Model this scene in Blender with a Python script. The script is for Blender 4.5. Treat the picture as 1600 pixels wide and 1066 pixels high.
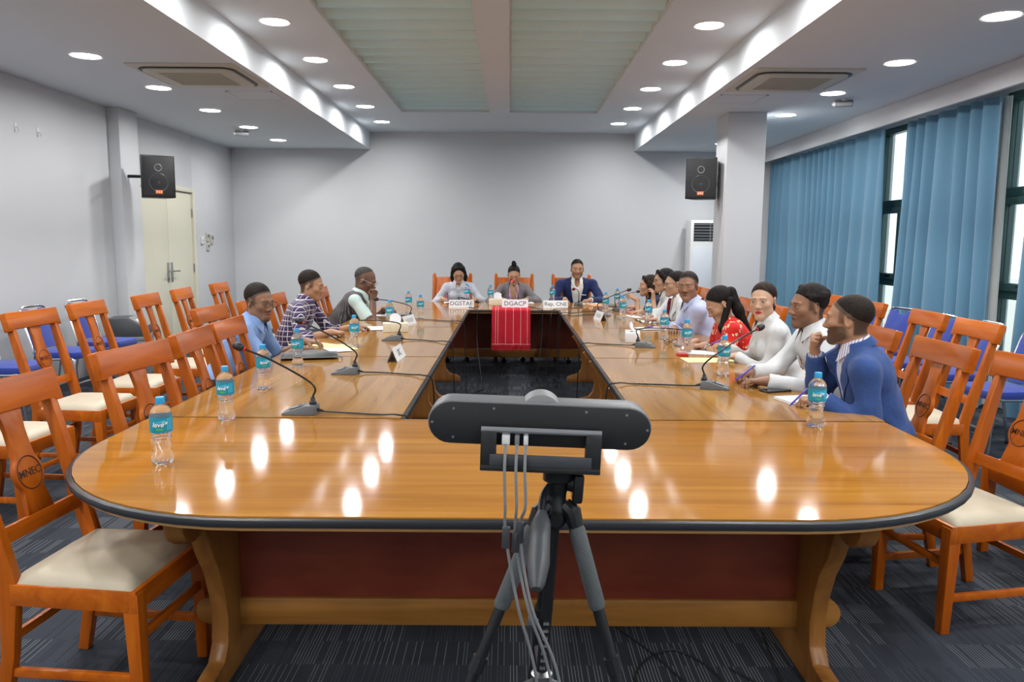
import bpy, bmesh, math, random
import numpy as np
from mathutils import Vector, Matrix
from mathutils.bvhtree import BVHTree

random.seed(7); np.random.seed(7)
for o in list(bpy.data.objects): bpy.data.objects.remove(o)
SC = bpy.context.scene
COL = SC.collection
PI = math.pi

# ------------------------------------------------------------------ camera
CAM_H = 1.52
_p, _y, _r = -0.12733717, 0.00369918, 0.00754375
_f = Vector((math.sin(_y)*math.cos(_p), math.cos(_y)*math.cos(_p), math.sin(_p)))
_r0 = Vector((math.cos(_y), -math.sin(_y), 0)); _u0 = _r0.cross(_f)
_rr = math.cos(_r)*_r0 + math.sin(_r)*_u0; _uu = _rr.cross(_f)
cam = bpy.data.cameras.new('camera'); camo = bpy.data.objects.new('camera', cam); COL.objects.link(camo)
m = Matrix((( _rr.x, _uu.x, -_f.x, 0), (_rr.y, _uu.y, -_f.y, 0), (_rr.z, _uu.z, -_f.z, CAM_H), (0, 0, 0, 1)))
camo.matrix_world = m
cam.sensor_fit = 'HORIZONTAL'; cam.sensor_width = 36; cam.lens = 1215.6/1600*36
cam.clip_start = .05; cam.clip_end = 200
SC.camera = camo
# ------------------------------------------------------------------ world, exposure
SC.view_settings.view_transform = 'Standard'; SC.view_settings.look = 'None'
SC.view_settings.exposure = 0.0; SC.view_settings.gamma = 1; SC.view_settings.use_curve_mapping = False
W = bpy.data.worlds.new('world'); SC.world = W; W.use_nodes = True
bg = W.node_tree.nodes['Background']; bg.inputs[0].default_value = (.80, .90, 1.0, 1); bg.inputs[1].default_value = 1.6
LAMP_W = 17.5          # watts of each ceiling downlight
LAMP_COL = (1.0, .985, .97)

# ------------------------------------------------------------------ helpers
class MB:
    def __init__(s): s.v = []; s.f = []; s.mi = []
    def add(s, vs, fs, mi=0):
        o = len(s.v); s.v += [tuple(v) for v in vs]
        for f in fs: s.f.append(tuple(i+o for i in f)); s.mi.append(mi)
        return s
    def box(s, c, d, rot=None, mi=0, taper=None):
        x, y, z = d[0]/2, d[1]/2, d[2]/2; vs = []
        for sz in (-1, 1):
            k = taper if (taper and sz < 0) else 1
            for sx, sy in ((-1,-1),(1,-1),(1,1),(-1,1)): vs.append(Vector((sx*x*k, sy*y*k, sz*z)))
        if rot is not None: vs = [rot @ v for v in vs]
        vs = [v+Vector(c) for v in vs]
        return s.add(vs, [(3,2,1,0),(4,5,6,7),(0,1,5,4),(1,2,6,5),(2,3,7,6),(3,0,4,7)], mi)
    def bx(s, x0, x1, y0, y1, z0, z1, mi=0):
        return s.box(((x0+x1)/2,(y0+y1)/2,(z0+z1)/2),(abs(x1-x0),abs(y1-y0),abs(z1-z0)),None,mi)
    def prism(s, poly, fn0, fn1, mi=0):
        n = len(poly); a = [fn0(p) for p in poly]; b = [fn1(p) for p in poly]
        fs = [tuple(range(n-1,-1,-1)), tuple(range(n,2*n))]+[(i,(i+1)%n,n+(i+1)%n,n+i) for i in range(n)]
        return s.add(a+b, fs, mi)
    def tube(s, path, r, n=8, mi=0, closed=False, sq=None):
        P = [Vector(p) for p in path]; m_ = len(P); vs = []
        up = None
        for i, p in enumerate(P):
            if closed: t = P[(i+1)%m_]-P[i-1]
            else: t = P[min(i+1,m_-1)]-P[max(i-1,0)]
            t.normalize()
            if up is None:
                up = Vector((0,0,1)) if abs(t.z) < .9 else Vector((1,0,0))
            a = t.cross(up)
            if a.length < 1e-6: a = t.orthogonal()
            a.normalize(); b = a.cross(t).normalized(); up = b
            rr = r[i] if isinstance(r,(list,tuple)) else r
            for k in range(n):
                an = 2*PI*k/n + (PI/4 if n == 4 else 0)
                vs.append(p+a*(rr*math.cos(an))+b*(rr*math.sin(an)*(sq or 1)))
        fs = []
        for i in range(m_ if closed else m_-1):
            j = (i+1)%m_
            for k in range(n): fs.append((i*n+k, i*n+(k+1)%n, j*n+(k+1)%n, j*n+k))
        if not closed: fs += [tuple(range(n-1,-1,-1)), tuple(range((m_-1)*n, m_*n))]
        return s.add(vs, fs, mi)
    def lathe(s, prof, n=16, c=(0,0,0), mi=0, caps=True):
        vs = []
        for r, z in prof:
            for k in range(n):
                a = 2*PI*k/n; vs.append((c[0]+r*math.cos(a), c[1]+r*math.sin(a), c[2]+z))
        fs = []
        for i in range(len(prof)-1):
            for k in range(n): fs.append((i*n+k, i*n+(k+1)%n, (i+1)*n+(k+1)%n, (i+1)*n+k))
        if caps: fs += [tuple(range(n-1,-1,-1)), tuple(range((len(prof)-1)*n, len(prof)*n))]
        return s.add(vs, fs, mi)
    def sph(s, c, r, n=10, mi=0, sc=(1,1,1), rot=None):
        vs = [Vector((0,0,-1))]; m_ = max(4, n//2+1)
        for i in range(1, m_):
            ph = -PI/2+PI*i/m_
            for k in range(n):
                a = 2*PI*k/n; vs.append(Vector((math.cos(ph)*math.cos(a), math.cos(ph)*math.sin(a), math.sin(ph))))
        vs.append(Vector((0,0,1)))
        vs = [Vector((v.x*sc[0]*r, v.y*sc[1]*r, v.z*sc[2]*r)) for v in vs]
        if rot is not None: vs = [rot@v for v in vs]
        vs = [v+Vector(c) for v in vs]
        fs = [(0, 1+(k+1)%n, 1+k) for k in range(n)]
        for i in range(m_-2):
            for k in range(n):
                a = 1+i*n; fs.append((a+k, a+(k+1)%n, a+n+(k+1)%n, a+n+k))
        t = len(vs)-1; a = 1+(m_-2)*n
        fs += [(a+k, a+(k+1)%n, t) for k in range(n)]
        return s.add(vs, fs, mi)
    def grid(s, fn, nu, nv, mi=0):
        vs = [fn(i/nu, j/nv) for j in range(nv+1) for i in range(nu+1)]
        fs = [(j*(nu+1)+i, j*(nu+1)+i+1, (j+1)*(nu+1)+i+1, (j+1)*(nu+1)+i) for j in range(nv) for i in range(nu)]
        return s.add(vs, fs, mi)
    def mesh(s, name, mats, bevel=0, smooth=35, seg=2):
        me = bpy.data.meshes.new(name); me.from_pydata(s.v, [], s.f)
        if not isinstance(mats,(list,tuple)): mats = [mats]
        for k in mats: me.materials.append(k)
        if any(s.mi): me.polygons.foreach_set('material_index', s.mi)
        bm = bmesh.new(); bm.from_mesh(me)
        bmesh.ops.recalc_face_normals(bm, faces=bm.faces)
        if bevel:
            ed = [e for e in bm.edges if len(e.link_faces)==2 and e.calc_face_angle(0) > .5]
            bmesh.ops.bevel(bm, geom=ed, offset=bevel, segments=seg, profile=.5, affect='EDGES', clamp_overlap=True)
        bm.to_mesh(me); bm.free()
        if smooth:
            me.polygons.foreach_set('use_smooth', [True]*len(me.polygons))
            me.set_sharp_from_angle(angle=math.radians(smooth))
        me.update(); return me
    def build(s, name, mats, parent=None, bevel=0, smooth=35, seg=2, label=None):
        o = bpy.data.objects.new(name, s.mesh(name, mats, bevel, smooth, seg)); COL.objects.link(o)
        if parent is not None: o.parent = parent
        if label: o['label'] = label
        return o

def tag(o, label, cat, group=None, kind=None):
    o['label'] = label
    if cat: o['category'] = cat
    if group: o['group'] = group
    if kind: o['kind'] = kind
    return o
def thing(name, label, cat, loc=(0,0,0), rz=0, group=None, rot=None):
    o = bpy.data.objects.new(name, None); COL.objects.link(o); o.empty_display_size = .1
    o.location = loc; o.rotation_euler = rot if rot else (0,0,rz)
    return tag(o, label, cat, group)
def struct(o): o['kind'] = 'structure'; return o
def copy_tree(o, parent=None):
    c = o.copy(); COL.objects.link(c); c.parent = parent
    for ch in list(o.children): copy_tree(ch, c)
    return c
def dup(o, loc, rz, label, group=None):
    c = copy_tree(o); c.location = loc; c.rotation_euler = (0,0,rz); c['label'] = label
    if group: c['group'] = group
    return c
def bez(pts, n=8):
    """Catmull-Rom through the points"""
    P = [Vector(p) for p in pts]; P = [2*P[0]-P[1]]+P+[2*P[-1]-P[-2]]; out = []
    for i in range(1, len(P)-2):
        a,b,c,d = P[i-1],P[i],P[i+1],P[i+2]
        for k in range(n):
            t = k/n; out.append(.5*((2*b)+(c-a)*t+(2*a-5*b+4*c-d)*t*t+(3*b-a-3*c+d)*t**3))
    out.append(P[-2]); return out
def text_mesh(txt, size, depth=.0006, fn=None, bold=0.0, shear=0.0, sx=1.0):
    cu = bpy.data.curves.new('lettering','FONT'); cu.body = txt; cu.size = size; cu.align_x = 'CENTER'; cu.align_y = 'CENTER'
    cu.extrude = depth; cu.offset = bold; cu.shear = shear; cu.resolution_u = 3
    o = bpy.data.objects.new('t', cu); COL.objects.link(o)
    me = bpy.data.meshes.new_from_object(o.evaluated_get(bpy.context.evaluated_depsgraph_get()))
    bpy.data.objects.remove(o); bpy.data.curves.remove(cu)
    n = len(me.vertices); co = np.zeros(n*3); me.vertices.foreach_get('co', co); co = co.reshape(-1,3); co[:,0] *= sx
    vs = [fn(Vector(c)) for c in co] if fn else [Vector(c) for c in co]
    fs = [tuple(p.vertices) for p in me.polygons]; bpy.data.meshes.remove(me)
    return vs, fs

# ------------------------------------------------------------------ materials
def mat(name, col, rough=.5, metal=0, spec=.5, coat=0, bump=None, noise=None, trans=0, ior=1.45, emit=None, alpha=1, sheen=0):
    """bump=(scale,strength)  noise=(scale, other colour, (sx,sy,sz))"""
    M = bpy.data.materials.new(name); M.use_nodes = True; nt = M.node_tree; b = nt.nodes['Principled BSDF']
    b.inputs['Base Color'].default_value = (*col, 1); b.inputs['Roughness'].default_value = rough
    b.inputs['Metallic'].default_value = metal; b.inputs['Specular IOR Level'].default_value = spec
    b.inputs['Coat Weight'].default_value = coat; b.inputs['Coat Roughness'].default_value = .08
    b.inputs['Transmission Weight'].default_value = trans; b.inputs['IOR'].default_value = ior
    b.inputs['Sheen Weight'].default_value = sheen; b.inputs['Alpha'].default_value = alpha
    if emit: b.inputs['Emission Color'].default_value = (*emit[0],1); b.inputs['Emission Strength'].default_value = emit[1]
    tc = None
    if noise or bump:
        tc = nt.nodes.new('ShaderNodeTexCoord')
    if noise:
        mp = nt.nodes.new('ShaderNodeMapping'); mp.inputs['Scale'].default_value = noise[2] if len(noise)>2 else (1,1,1)
        nz = nt.nodes.new('ShaderNodeTexNoise'); nz.inputs['Scale'].default_value = noise[0]; nz.inputs['Detail'].default_value = 5
        mx = nt.nodes.new('ShaderNodeMix'); mx.data_type = 'RGBA'
        mx.inputs['A'].default_value = (*col,1); mx.inputs['B'].default_value = (*noise[1],1)
        cr = nt.nodes.new('ShaderNodeValToRGB'); cr.color_ramp.elements[0].position = .35; cr.color_ramp.elements[1].position = .65
        nt.links.new(tc.outputs['Object'], mp.inputs[0]); nt.links.new(mp.outputs[0], nz.inputs['Vector'])
        nt.links.new(nz.outputs[0], cr.inputs[0]); nt.links.new(cr.outputs[0], mx.inputs['Factor']); nt.links.new(mx.outputs['Result'], b.inputs['Base Color'])
    if bump:
        n2 = nt.nodes.new('ShaderNodeTexNoise'); n2.inputs['Scale'].default_value = bump[0]; n2.inputs['Detail'].default_value = 4
        bp = nt.nodes.new('ShaderNodeBump'); bp.inputs['Strength'].default_value = bump[1]; bp.inputs['Distance'].default_value = .01
        nt.links.new(tc.outputs['Object'], n2.inputs['Vector']); nt.links.new(n2.outputs[0], bp.inputs['Height']); nt.links.new(bp.outputs[0], b.inputs['Normal'])
    return M
def wood(name, c0, c1, c2, rough, scale, axis, spec=.5, coat=0, tone=0):
    """grain runs along `axis`; tone = how far each board varies"""
    M = bpy.data.materials.new(name); M.use_nodes = True; nt = M.node_tree; b = nt.nodes['Principled BSDF']; N = nt.nodes.new; L = nt.links.new
    b.inputs['Roughness'].default_value = rough; b.inputs['Specular IOR Level'].default_value = spec; b.inputs['Coat Weight'].default_value = coat; b.inputs['Coat Roughness'].default_value = .12
    tc = N('ShaderNodeTexCoord'); mp = N('ShaderNodeMapping'); oi = N('ShaderNodeObjectInfo')
    s = [scale*9]*3; s[axis] = scale*.55; mp.inputs['Scale'].default_value = s
    sc = N('ShaderNodeMath'); sc.operation = 'MULTIPLY'; sc.inputs[1].default_value = 37.0; L(oi.outputs['Random'], sc.inputs[0])
    cb = N('ShaderNodeCombineXYZ'); L(sc.outputs[0], cb.inputs[0]); L(sc.outputs[0], cb.inputs[1]); L(sc.outputs[0], cb.inputs[2]); L(cb.outputs[0], mp.inputs['Location'])
    L(tc.outputs['Object'], mp.inputs[0])
    nz = N('ShaderNodeTexNoise'); nz.inputs['Scale'].default_value = 1.0; nz.inputs['Detail'].default_value = 6; nz.inputs['Roughness'].default_value = .62; nz.inputs['Distortion'].default_value = .8
    L(mp.outputs[0], nz.inputs['Vector'])
    cr = N('ShaderNodeValToRGB'); e = cr.color_ramp.elements; e[0].position = .28; e[0].color = (*c0,1); e[1].position = .75; e[1].color = (*c2,1)
    k = e.new(.52); k.color = (*c1,1); L(nz.outputs[0], cr.inputs[0])
    hs = N('ShaderNodeHueSaturation'); mr = N('ShaderNodeMapRange'); mr.inputs['To Min'].default_value = 1-tone; mr.inputs['To Max'].default_value = 1+tone
    L(oi.outputs['Random'], mr.inputs['Value']); L(mr.outputs[0], hs.inputs['Value']); L(cr.outputs[0], hs.inputs['Color']); L(hs.outputs[0], b.inputs['Base Color'])
    bp = N('ShaderNodeBump'); bp.inputs['Strength'].default_value = .03; bp.inputs['Distance'].default_value = .003; L(nz.outputs[0], bp.inputs['Height']); L(bp.outputs[0], b.inputs['Normal'])
    return M
def carpet_mat():
    M = bpy.data.materials.new('carpet'); M.use_nodes = True; nt = M.node_tree; b = nt.nodes['Principled BSDF']; N = nt.nodes.new; L = nt.links.new
    b.inputs['Roughness'].default_value = .95; b.inputs['Specular IOR Level'].default_value = .15
    tc = N('ShaderNodeTexCoord'); sx = N('ShaderNodeSeparateXYZ'); L(tc.outputs['Object'], sx.inputs[0])
    def mth(op, a, b_=None, c=None):
        n = N('ShaderNodeMath'); n.operation = op
        for i, q in enumerate((a, b_, c)):
            if q is None: continue
            if isinstance(q, (int, float)): n.inputs[i].default_value = q
            else: L(q, n.inputs[i])
        return n.outputs[0]
    x, y = sx.outputs[0], sx.outputs[1]
    # rows .17 m deep; in every row streak blocks of different width and shift
    row = mth('FLOOR', mth('DIVIDE', y, .165))
    sh = mth('MULTIPLY', mth('FRACT', mth('MULTIPLY', mth('SINE', mth('MULTIPLY', row, 12.9898)), 437.5)), 3.7)
    blk = mth('FLOOR', mth('DIVIDE', mth('ADD', x, sh), .31))
    hsh = mth('FRACT', mth('MULTIPLY', mth('SINE', mth('ADD', mth('MULTIPLY', blk, 78.233), mth('MULTIPLY', row, 37.719))), 4358.5))
    amp = mth('MAXIMUM', .14, mth('MULTIPLY', mth('GREATER_THAN', hsh, .38), mth('ADD', mth('MULTIPLY', hsh, .7), .15)))
    # fine streaks along y
    line = mth('FRACT', mth('DIVIDE', x, .0115))
    st = mth('LESS_THAN', line, .23)
    wn = N('ShaderNodeTexWhiteNoise'); wn.noise_dimensions = '2D'; cb = N('ShaderNodeCombineXYZ')
    L(mth('FLOOR', mth('DIVIDE', x, .0115)), cb.inputs[0]); L(row, cb.inputs[1]); L(cb.outputs[0], wn.inputs['Vector'])
    on = mth('GREATER_THAN', wn.outputs['Value'], .36)
    fac = mth('MULTIPLY', mth('MULTIPLY', st, on), amp)
    nz = N('ShaderNodeTexNoise'); nz.inputs['Scale'].default_value = 260; L(tc.outputs['Object'], nz.inputs['Vector'])
    mx = N('ShaderNodeMix'); mx.data_type = 'RGBA'; mx.inputs['A'].default_value = (.018,.023,.033,1); mx.inputs['B'].default_value = (.046,.053,.067,1); L(nz.outputs[0], mx.inputs['Factor'])
    m2 = N('ShaderNodeMix'); m2.data_type = 'RGBA'; L(fac, m2.inputs['Factor']); L(mx.outputs['Result'], m2.inputs['A']); m2.inputs['B'].default_value = (.25,.27,.275,1)
    L(m2.outputs['Result'], b.inputs['Base Color'])
    bp = N('ShaderNodeBump'); bp.inputs['Strength'].default_value = .5; bp.inputs['Distance'].default_value = .004; L(nz.outputs[0], bp.inputs['Height']); L(bp.outputs[0], b.inputs['Normal'])
    return M

M = {}
M['wall'] = mat('wall_paint', (.585,.60,.62), .75, spec=.15, bump=(60,.04), noise=(.7,(.61,.622,.64)))
M['ceil'] = mat('ceiling_paint', (.71,.76,.80), .8, spec=.2, bump=(80,.02))
M['carpet'] = carpet_mat()
M['glass_slat'] = mat('frosted_glass', (.66,.90,.92), .35, spec=.5, noise=(1.2,(.62,.86,.88)))
M['glass_edge'] = mat('glass_edge', (.52,.74,.75), .3)
M['plaster_inner'] = mat('recess_paint', (.72,.72,.66), .8)
M['lamp'] = mat('lamp_diffuser', (1,1,1), .5, emit=((1,.98,.95), 14))
M['lamp_ring'] = mat('lamp_ring', (.8,.8,.8), .4)
M['table'] = wood('table_teak_x', (.29,.110,.014), (.405,.170,.024), (.50,.235,.042), .075, 1.0, 0, .40, .0, .07)
M['table_y'] = wood('table_teak_y', (.26,.115,.024), (.36,.175,.040), (.45,.235,.062), .09, 1.0, 1, .34, .0, .07)
M['table_leg'] = wood('table_leg_teak', (.18,.068,.014), (.29,.118,.025), (.38,.165,.038), .3, 1.2, 2, .4, 0, .08)
M['table_beam'] = wood('table_beam_teak', (.22,.085,.015), (.38,.165,.033), (.48,.22,.05), .3, 1.2, 0, .4, 0, .08)
M['chair'] = wood('chair_wood', (.34,.070,.004), (.49,.110,.006), (.59,.160,.011), .28, 1.6, 2, .35, .0, .08)
M['chair_x'] = wood('chair_wood_x', (.34,.070,.004), (.49,.110,.006), (.59,.160,.011), .28, 1.6, 0, .35, .0, .08)
M['panel_red'] = mat('stained_panel', (.16,.024,.010), .4, noise=(3,(.22,.042,.016),(1,1,2)))
M['rubber'] = mat('rubber_edge', (.022,.025,.030), .35)
M['band'] = mat('edge_band', (.60,.32,.12), .35)
M['cream'] = mat('cream_vinyl', (.54,.475,.355), .45, bump=(90,.05), noise=(5,(.49,.43,.32)))
M['emblem'] = mat('burnt_emblem', (.045,.012,.004), .5)
M['blue'] = mat('blue_upholstery', (.018,.045,.30), .75, bump=(240,.25), sheen=.2)
M['chrome'] = mat('chrome', (.78,.79,.80), .16, metal=1)
M['black'] = mat('black_plastic', (.018,.019,.021), .42)
M['blackm'] = mat('black_metal', (.014,.015,.017), .33, metal=.2)
M['dgrey'] = mat('dark_grey_plastic', (.055,.060,.066), .4)
M['micgrey'] = mat('mic_grey_plastic', (.115,.122,.13), .42)
M['mgrey'] = mat('grey_plastic', (.20,.21,.22), .45)
M['foamgrey'] = mat('grey_foam', (.085,.095,.10), .8, bump=(200,.2))
M['white_pl'] = mat('white_plastic', (.72,.73,.72), .4)
M['ivory'] = mat('ivory_plastic', (.56,.53,.44), .45)
M['steel'] = mat('satin_steel', (.42,.42,.42), .3, metal=1)
M['door'] = mat('cream_door', (.66,.64,.52), .5, bump=(30,.02))
M['curtain'] = mat('blue_curtain', (.098,.225,.335), .85, sheen=.2, bump=(300,.08), noise=(2,(.112,.25,.365),(1,1,.2)))
M['sheer'] = mat('white_sheer', (.85,.84,.78), .9)
M['winframe'] = mat('green_frame', (.035,.085,.085), .4)
M['winglass'] = mat('window_glass', (.9,.97,.95), .02, trans=1, ior=1.01, spec=.3)
M['paper'] = mat('white_paper', (.80,.81,.83), .7)
M['yellow'] = mat('yellow_paper', (.86,.78,.36), .7)
M['ink'] = mat('black_ink', (.03,.03,.04), .6)
M['capblue'] = mat('blue_cap', (.03,.36,.72), .35)
M['label'] = mat('teal_label', (.01,.22,.36), .35, noise=(14,(.02,.34,.46)))
M['labgreen'] = mat('green_label_mark', (.08,.45,.10), .4)
M['labcyan'] = mat('cyan_label_mark', (.06,.50,.80), .4)
M['labwhite'] = mat('white_label_print', (.9,.93,.95), .4)
M['water'] = mat('bottle_water', (.95,.975,1.0), .03, trans=.92, ior=1.24, spec=1.0)
M['red'] = mat('red_ring', (.65,.02,.02), .4)
M['redled'] = mat('lit_red_ring', (.8,.02,.02), .4, emit=((1,.03,.02), 4))
M['concrete'] = mat('courtyard_concrete', (.72,.68,.60), .9, bump=(4,.2))
M['purple'] = mat('purple_pen', (.06,.035,.42), .35)
M['orange'] = mat('orange_logo', (.75,.16,.03), .5)
M['leather'] = mat('black_leather', (.045,.05,.055), .42, bump=(150,.3))
M['silverm'] = mat('silver_watch', (.75,.74,.72), .25, metal=1)

# ================================================================== THE ROOM
XL, XR, YB, YF = -4.68, 4.62, 13.33, -3.0
ZL, ZU = 3.03, 3.315
struct(MB().bx(XL-.15, XR+.15, YF, YB, -.08, 0).build('floor', M['carpet']))
w = MB().bx(XL-.15, XL, YF, 9.9, 0, 3.5).bx(XL-.15, XL, 11.66, YB+.15, 0, 3.5).bx(XL-.15, XL, 9.9, 11.66, 2.25, 3.5).bx(XL-.2, XL-.15, 9.8, 11.76, 0, 2.3)
w.bx(XL, -4.545, 9.28, 9.74, 0, ZL)
struct(w.build('wall_left', M['wall'], bevel=.004))
struct(MB().bx(XL-.15, XR+.15, YB, YB+.15, 0, 3.6).build('wall_back', M['wall']))
struct(MB().bx(XL-.15, XR+.15, YF-.15, YF, 0, 3.6).build('wall_front', M['wall']))
struct(MB().bx(2.53, 2.98, 9.29, 9.78, 0, ZL).build('wall_column', M['wall'], bevel=.006))
# right wall with window openings
WINS = [(-2.2,-.3),(.2,2.1),(2.7,4.7),(5.3,7.46),(7.9,9.93),(10.4,12.9)]
WZ0, WZ1 = .10, 2.92
w = MB().bx(XR, XR+.18, YF, YB, WZ1, 3.5).bx(XR, XR+.18, YF, YB, 0, WZ0)
yy = YF
for a, b in WINS+[(YB, YB)]:
    w.bx(XR, XR+.18, yy, a, WZ0, WZ1); yy = b
struct(w.build('wall_right', M['wall']))
for i, (a, b) in enumerate(WINS):
    o = bpy.data.objects.new('window_%d' % (i+1), None); COL.objects.link(o); o.location = (XR+.06, a, 0); struct(o)
    L = b-a
    def wb(name, y0, y1, z0, z1, x0=-.05, x1=.05, mt='winframe'):
        MB().bx(x0, x1, y0, y1, z0, z1).build(name, M[mt], o, bevel=.006 if mt == 'winframe' else 0)
    wb('frame_sill', 0, L, WZ0, WZ0+.07); wb('frame_head', 0, L, WZ1-.07, WZ1)
    n = 3
    for k in range(n+1):
        y = k*(L-.09)/n; wb('frame_post', y, y+.09, WZ0+.07, WZ1-.07)
    for k in range(n):
        y0 = k*(L-.09)/n+.09; y1 = (k+1)*(L-.09)/n
        wb('transom', y0, y1, 1.96, 2.05); wb('transom', y0, y1, 1.02, 1.10)
        wb('pane', y0, y1, 2.05, WZ1-.07, -.006, .0, 'winglass'); wb('pane', y0, y1, WZ0+.07, 1.02, -.006, .0, 'winglass')
        # opening casement with its heavier sash
        s = MB().bx(-.085,-.01,y0,y0+.06,1.10,1.96).bx(-.085,-.01,y1-.06,y1,1.10,1.96).bx(-.085,-.01,y0+.06,y1-.06,1.10,1.17).bx(-.085,-.01,y0+.06,y1-.06,1.89,1.96)
        s.build('casement_sash', M['winframe'], o, bevel=.005)
        wb('pane', y0+.06, y1-.06, 1.17, 1.89, -.05, -.044, 'winglass')
        MB().box((-.10, y0+.2, 1.15), (.03,.13,.025)).build('casement_handle', M['blackm'], o, bevel=.006)
# ceilings
struct(MB().bx(XL-.15, -2.345, YF, YB, ZL, 3.75).build('ceiling', M['ceil'], bevel=.003))
struct(MB().bx(2.062, XR+.18, YF, YB, ZL, 3.75).build('ceiling', M['ceil'], bevel=.003))
BAYS = [(-1.535,-.30),(-.015,1.22)]; BY0, BY1 = -.3, 11.26
w = MB()
for a, b in ((-2.345,-1.535),(-.30,-.015),(1.22,2.062)): w.bx(a, b, YF, YB, ZU, 3.75)
for a, b in BAYS: w.bx(a, b, BY1, YB, ZU, 3.75).bx(a, b, YF, BY0, ZU, 3.75)
struct(w.build('ceiling', M['ceil']))
w = MB()
for a, b in BAYS: w.bx(a, b, BY0, BY1, 3.66, 3.75)
struct(w.build('ceiling', M['plaster_inner']))
# curtain pelmet
struct(MB().bx(4.13, 4.17, YF, YB, 2.825, ZL).build('trim_1', M['wall'], bevel=.004))

# louvred frosted-glass lay-lights in the two bays
PITCH = .318
sl = MB(); bw = 1.235
sl.prism([(0,.150),(.300,.012),(.300,0),(0,.138)], lambda p: (-bw/2+.012, p[0], p[1]), lambda p: (bw/2-.012, p[0], p[1]))
sl.bx(-bw/2+.012, bw/2-.012, .296, .302, -.003, .014, 1)
slat_me = sl.mesh('slat', [M['glass_slat'],M['glass_edge']])
for bi, (a, b) in enumerate(BAYS):
    t = thing('louvred_ceiling_panel', ['frosted green glass louvre panel in the ceiling, on the door side of the central beam','frosted green glass louvre panel in the ceiling, on the window side of the central beam'][bi], 'ceiling panel', ((a+b)/2, BY0, ZU+.020), 0, 'glass louvre panels in the ceiling')
    k = 0; y = BY1-BY0-.325-.06
    while y > 0:
        o = bpy.data.objects.new('glass_slat', slat_me); COL.objects.link(o); o.parent = t; o.location = (0, y, 0); y -= PITCH
    MB().bx(-bw/2+.001, -bw/2+.010, .01, BY1-BY0-.01, 0, .14).bx(bw/2-.010, bw/2-.001, .01, BY1-BY0-.01, 0, .14).build('side_rail', M['plaster_inner'], t)

# downlights
ring = MB().lathe([(.112,0),(.128,-.006),(.132,0)], 32, caps=False).mesh('ring', M['lamp_ring'])
disc = MB().lathe([(0.0005,-.004),(.06,-.0045),(.113,-.003),(.113,.0)], 32, caps=False).mesh('diffuser', M['lamp'])
ROWS = [12.19-1.36*k for k in range(12)]
ORD = ['nearest the back wall','second from the back wall','third from the back wall','fourth from the back wall','fifth from the back wall','sixth from the back wall','seventh from the back wall','eighth from the back wall','ninth from the back wall','tenth from the back wall','eleventh from the back wall','twelfth from the back wall']
for x, z, row in ((-3.55,ZL,'low ceiling, door side'),(-1.965,ZU,'raised ceiling left of the louvres'),(1.647,ZU,'raised ceiling right of the louvres'),(3.255,ZL,'low ceiling, curtain side')):
    for k, y in enumerate(ROWS):
        t = thing('downlight', 'round downlight, %s, %s' % (ORD[k], row), 'downlight', (x, y, z), 0, 'recessed ceiling downlights')
        for nm, me in (('ring', ring), ('diffuser', disc)):
            o = bpy.data.objects.new(nm, me); COL.objects.link(o); o.parent = t
        ld = bpy.data.lights.get('downlight_lamp')
        if ld is None:
            ld = bpy.data.lights.new('downlight_lamp', 'AREA'); ld.shape = 'DISK'; ld.size = .15; ld.energy = LAMP_W; ld.color = LAMP_COL; ld.spread = math.radians(172)
        lo = bpy.data.objects.new('lamp', ld); COL.objects.link(lo); lo.parent = t; lo.location = (0,0,-.010)

# ceiling cassettes
def rrect(w_, h_, r, n=6):
    out = []
    for cx, cy, a0 in ((w_/2-r,h_/2-r,0),(-w_/2+r,h_/2-r,90),(-w_/2+r,-h_/2+r,180),(w_/2-r,-h_/2+r,270)):
        for k in range(n+1):
            a = math.radians(a0+90*k/n); out.append((cx+r*math.cos(a), cy+r*math.sin(a)))
    return out
for cx, lb in ((-2.885,'square ceiling air conditioner on the door side'),(2.615,'square ceiling air conditioner on the curtain side')):
    t = thing('ceiling_air_conditioner', lb, 'air conditioner', (cx, 7.50, ZL), 0, 'ceiling cassette air conditioners')
    MB().prism(rrect(.95,1.04,.03), lambda p:(p[0],p[1],-.012), lambda p:(p[0],p[1],0)).build('panel', M['ivory'], t, bevel=.003)
    for s, (a, b) in ((0,(.86,.84)),):
        MB().prism(rrect(a,b,.12), lambda p:(p[0],p[1],-.020), lambda p:(p[0],p[1],-.012)).build('air_slot', M['black'], t)
    MB().prism(rrect(.79,.77,.10), lambda p:(p[0],p[1],-.034), lambda p:(p[0]*1.02,p[1]*1.02,-.020)).build('inlet_cover', M['ivory'], t, bevel=.004)
    g = MB()
    for k in range(14): g.box((0,-.26+k*.04,-.036),(.56,.012,.004))
    g.build('inlet_grille', mat('grille_grey',(.44,.41,.33),.6), t)
for x0, x1, y0, y1, lb in ((-2.93,-2.45,8.25,8.70,'thin square ceiling access panel beside the door-side air conditioner'),(2.15,2.64,8.22,8.74,'thin square ceiling access panel in front of the white column')):
    t = thing('access_panel', lb, 'access panel', ((x0+x1)/2,(y0+y1)/2,ZL), 0, 'ceiling access panels')
    w_, h_ = x1-x0, y1-y0
    f = MB()
    f.bx(-w_/2,w_/2,-h_/2,-h_/2+.015,-.008,0).bx(-w_/2,w_/2,h_/2-.015,h_/2,-.008,0).bx(-w_/2,-w_/2+.015,-h_/2,h_/2,-.008,0).bx(w_/2-.015,w_/2,-h_/2,h_/2,-.008,0)
    f.build('panel_frame', M['ceil'], t)
    MB().bx(-w_/2+.019,w_/2-.019,-h_/2+.019,h_/2-.019,-.006,0).build('panel_leaf', M['ceil'], t)
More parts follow.
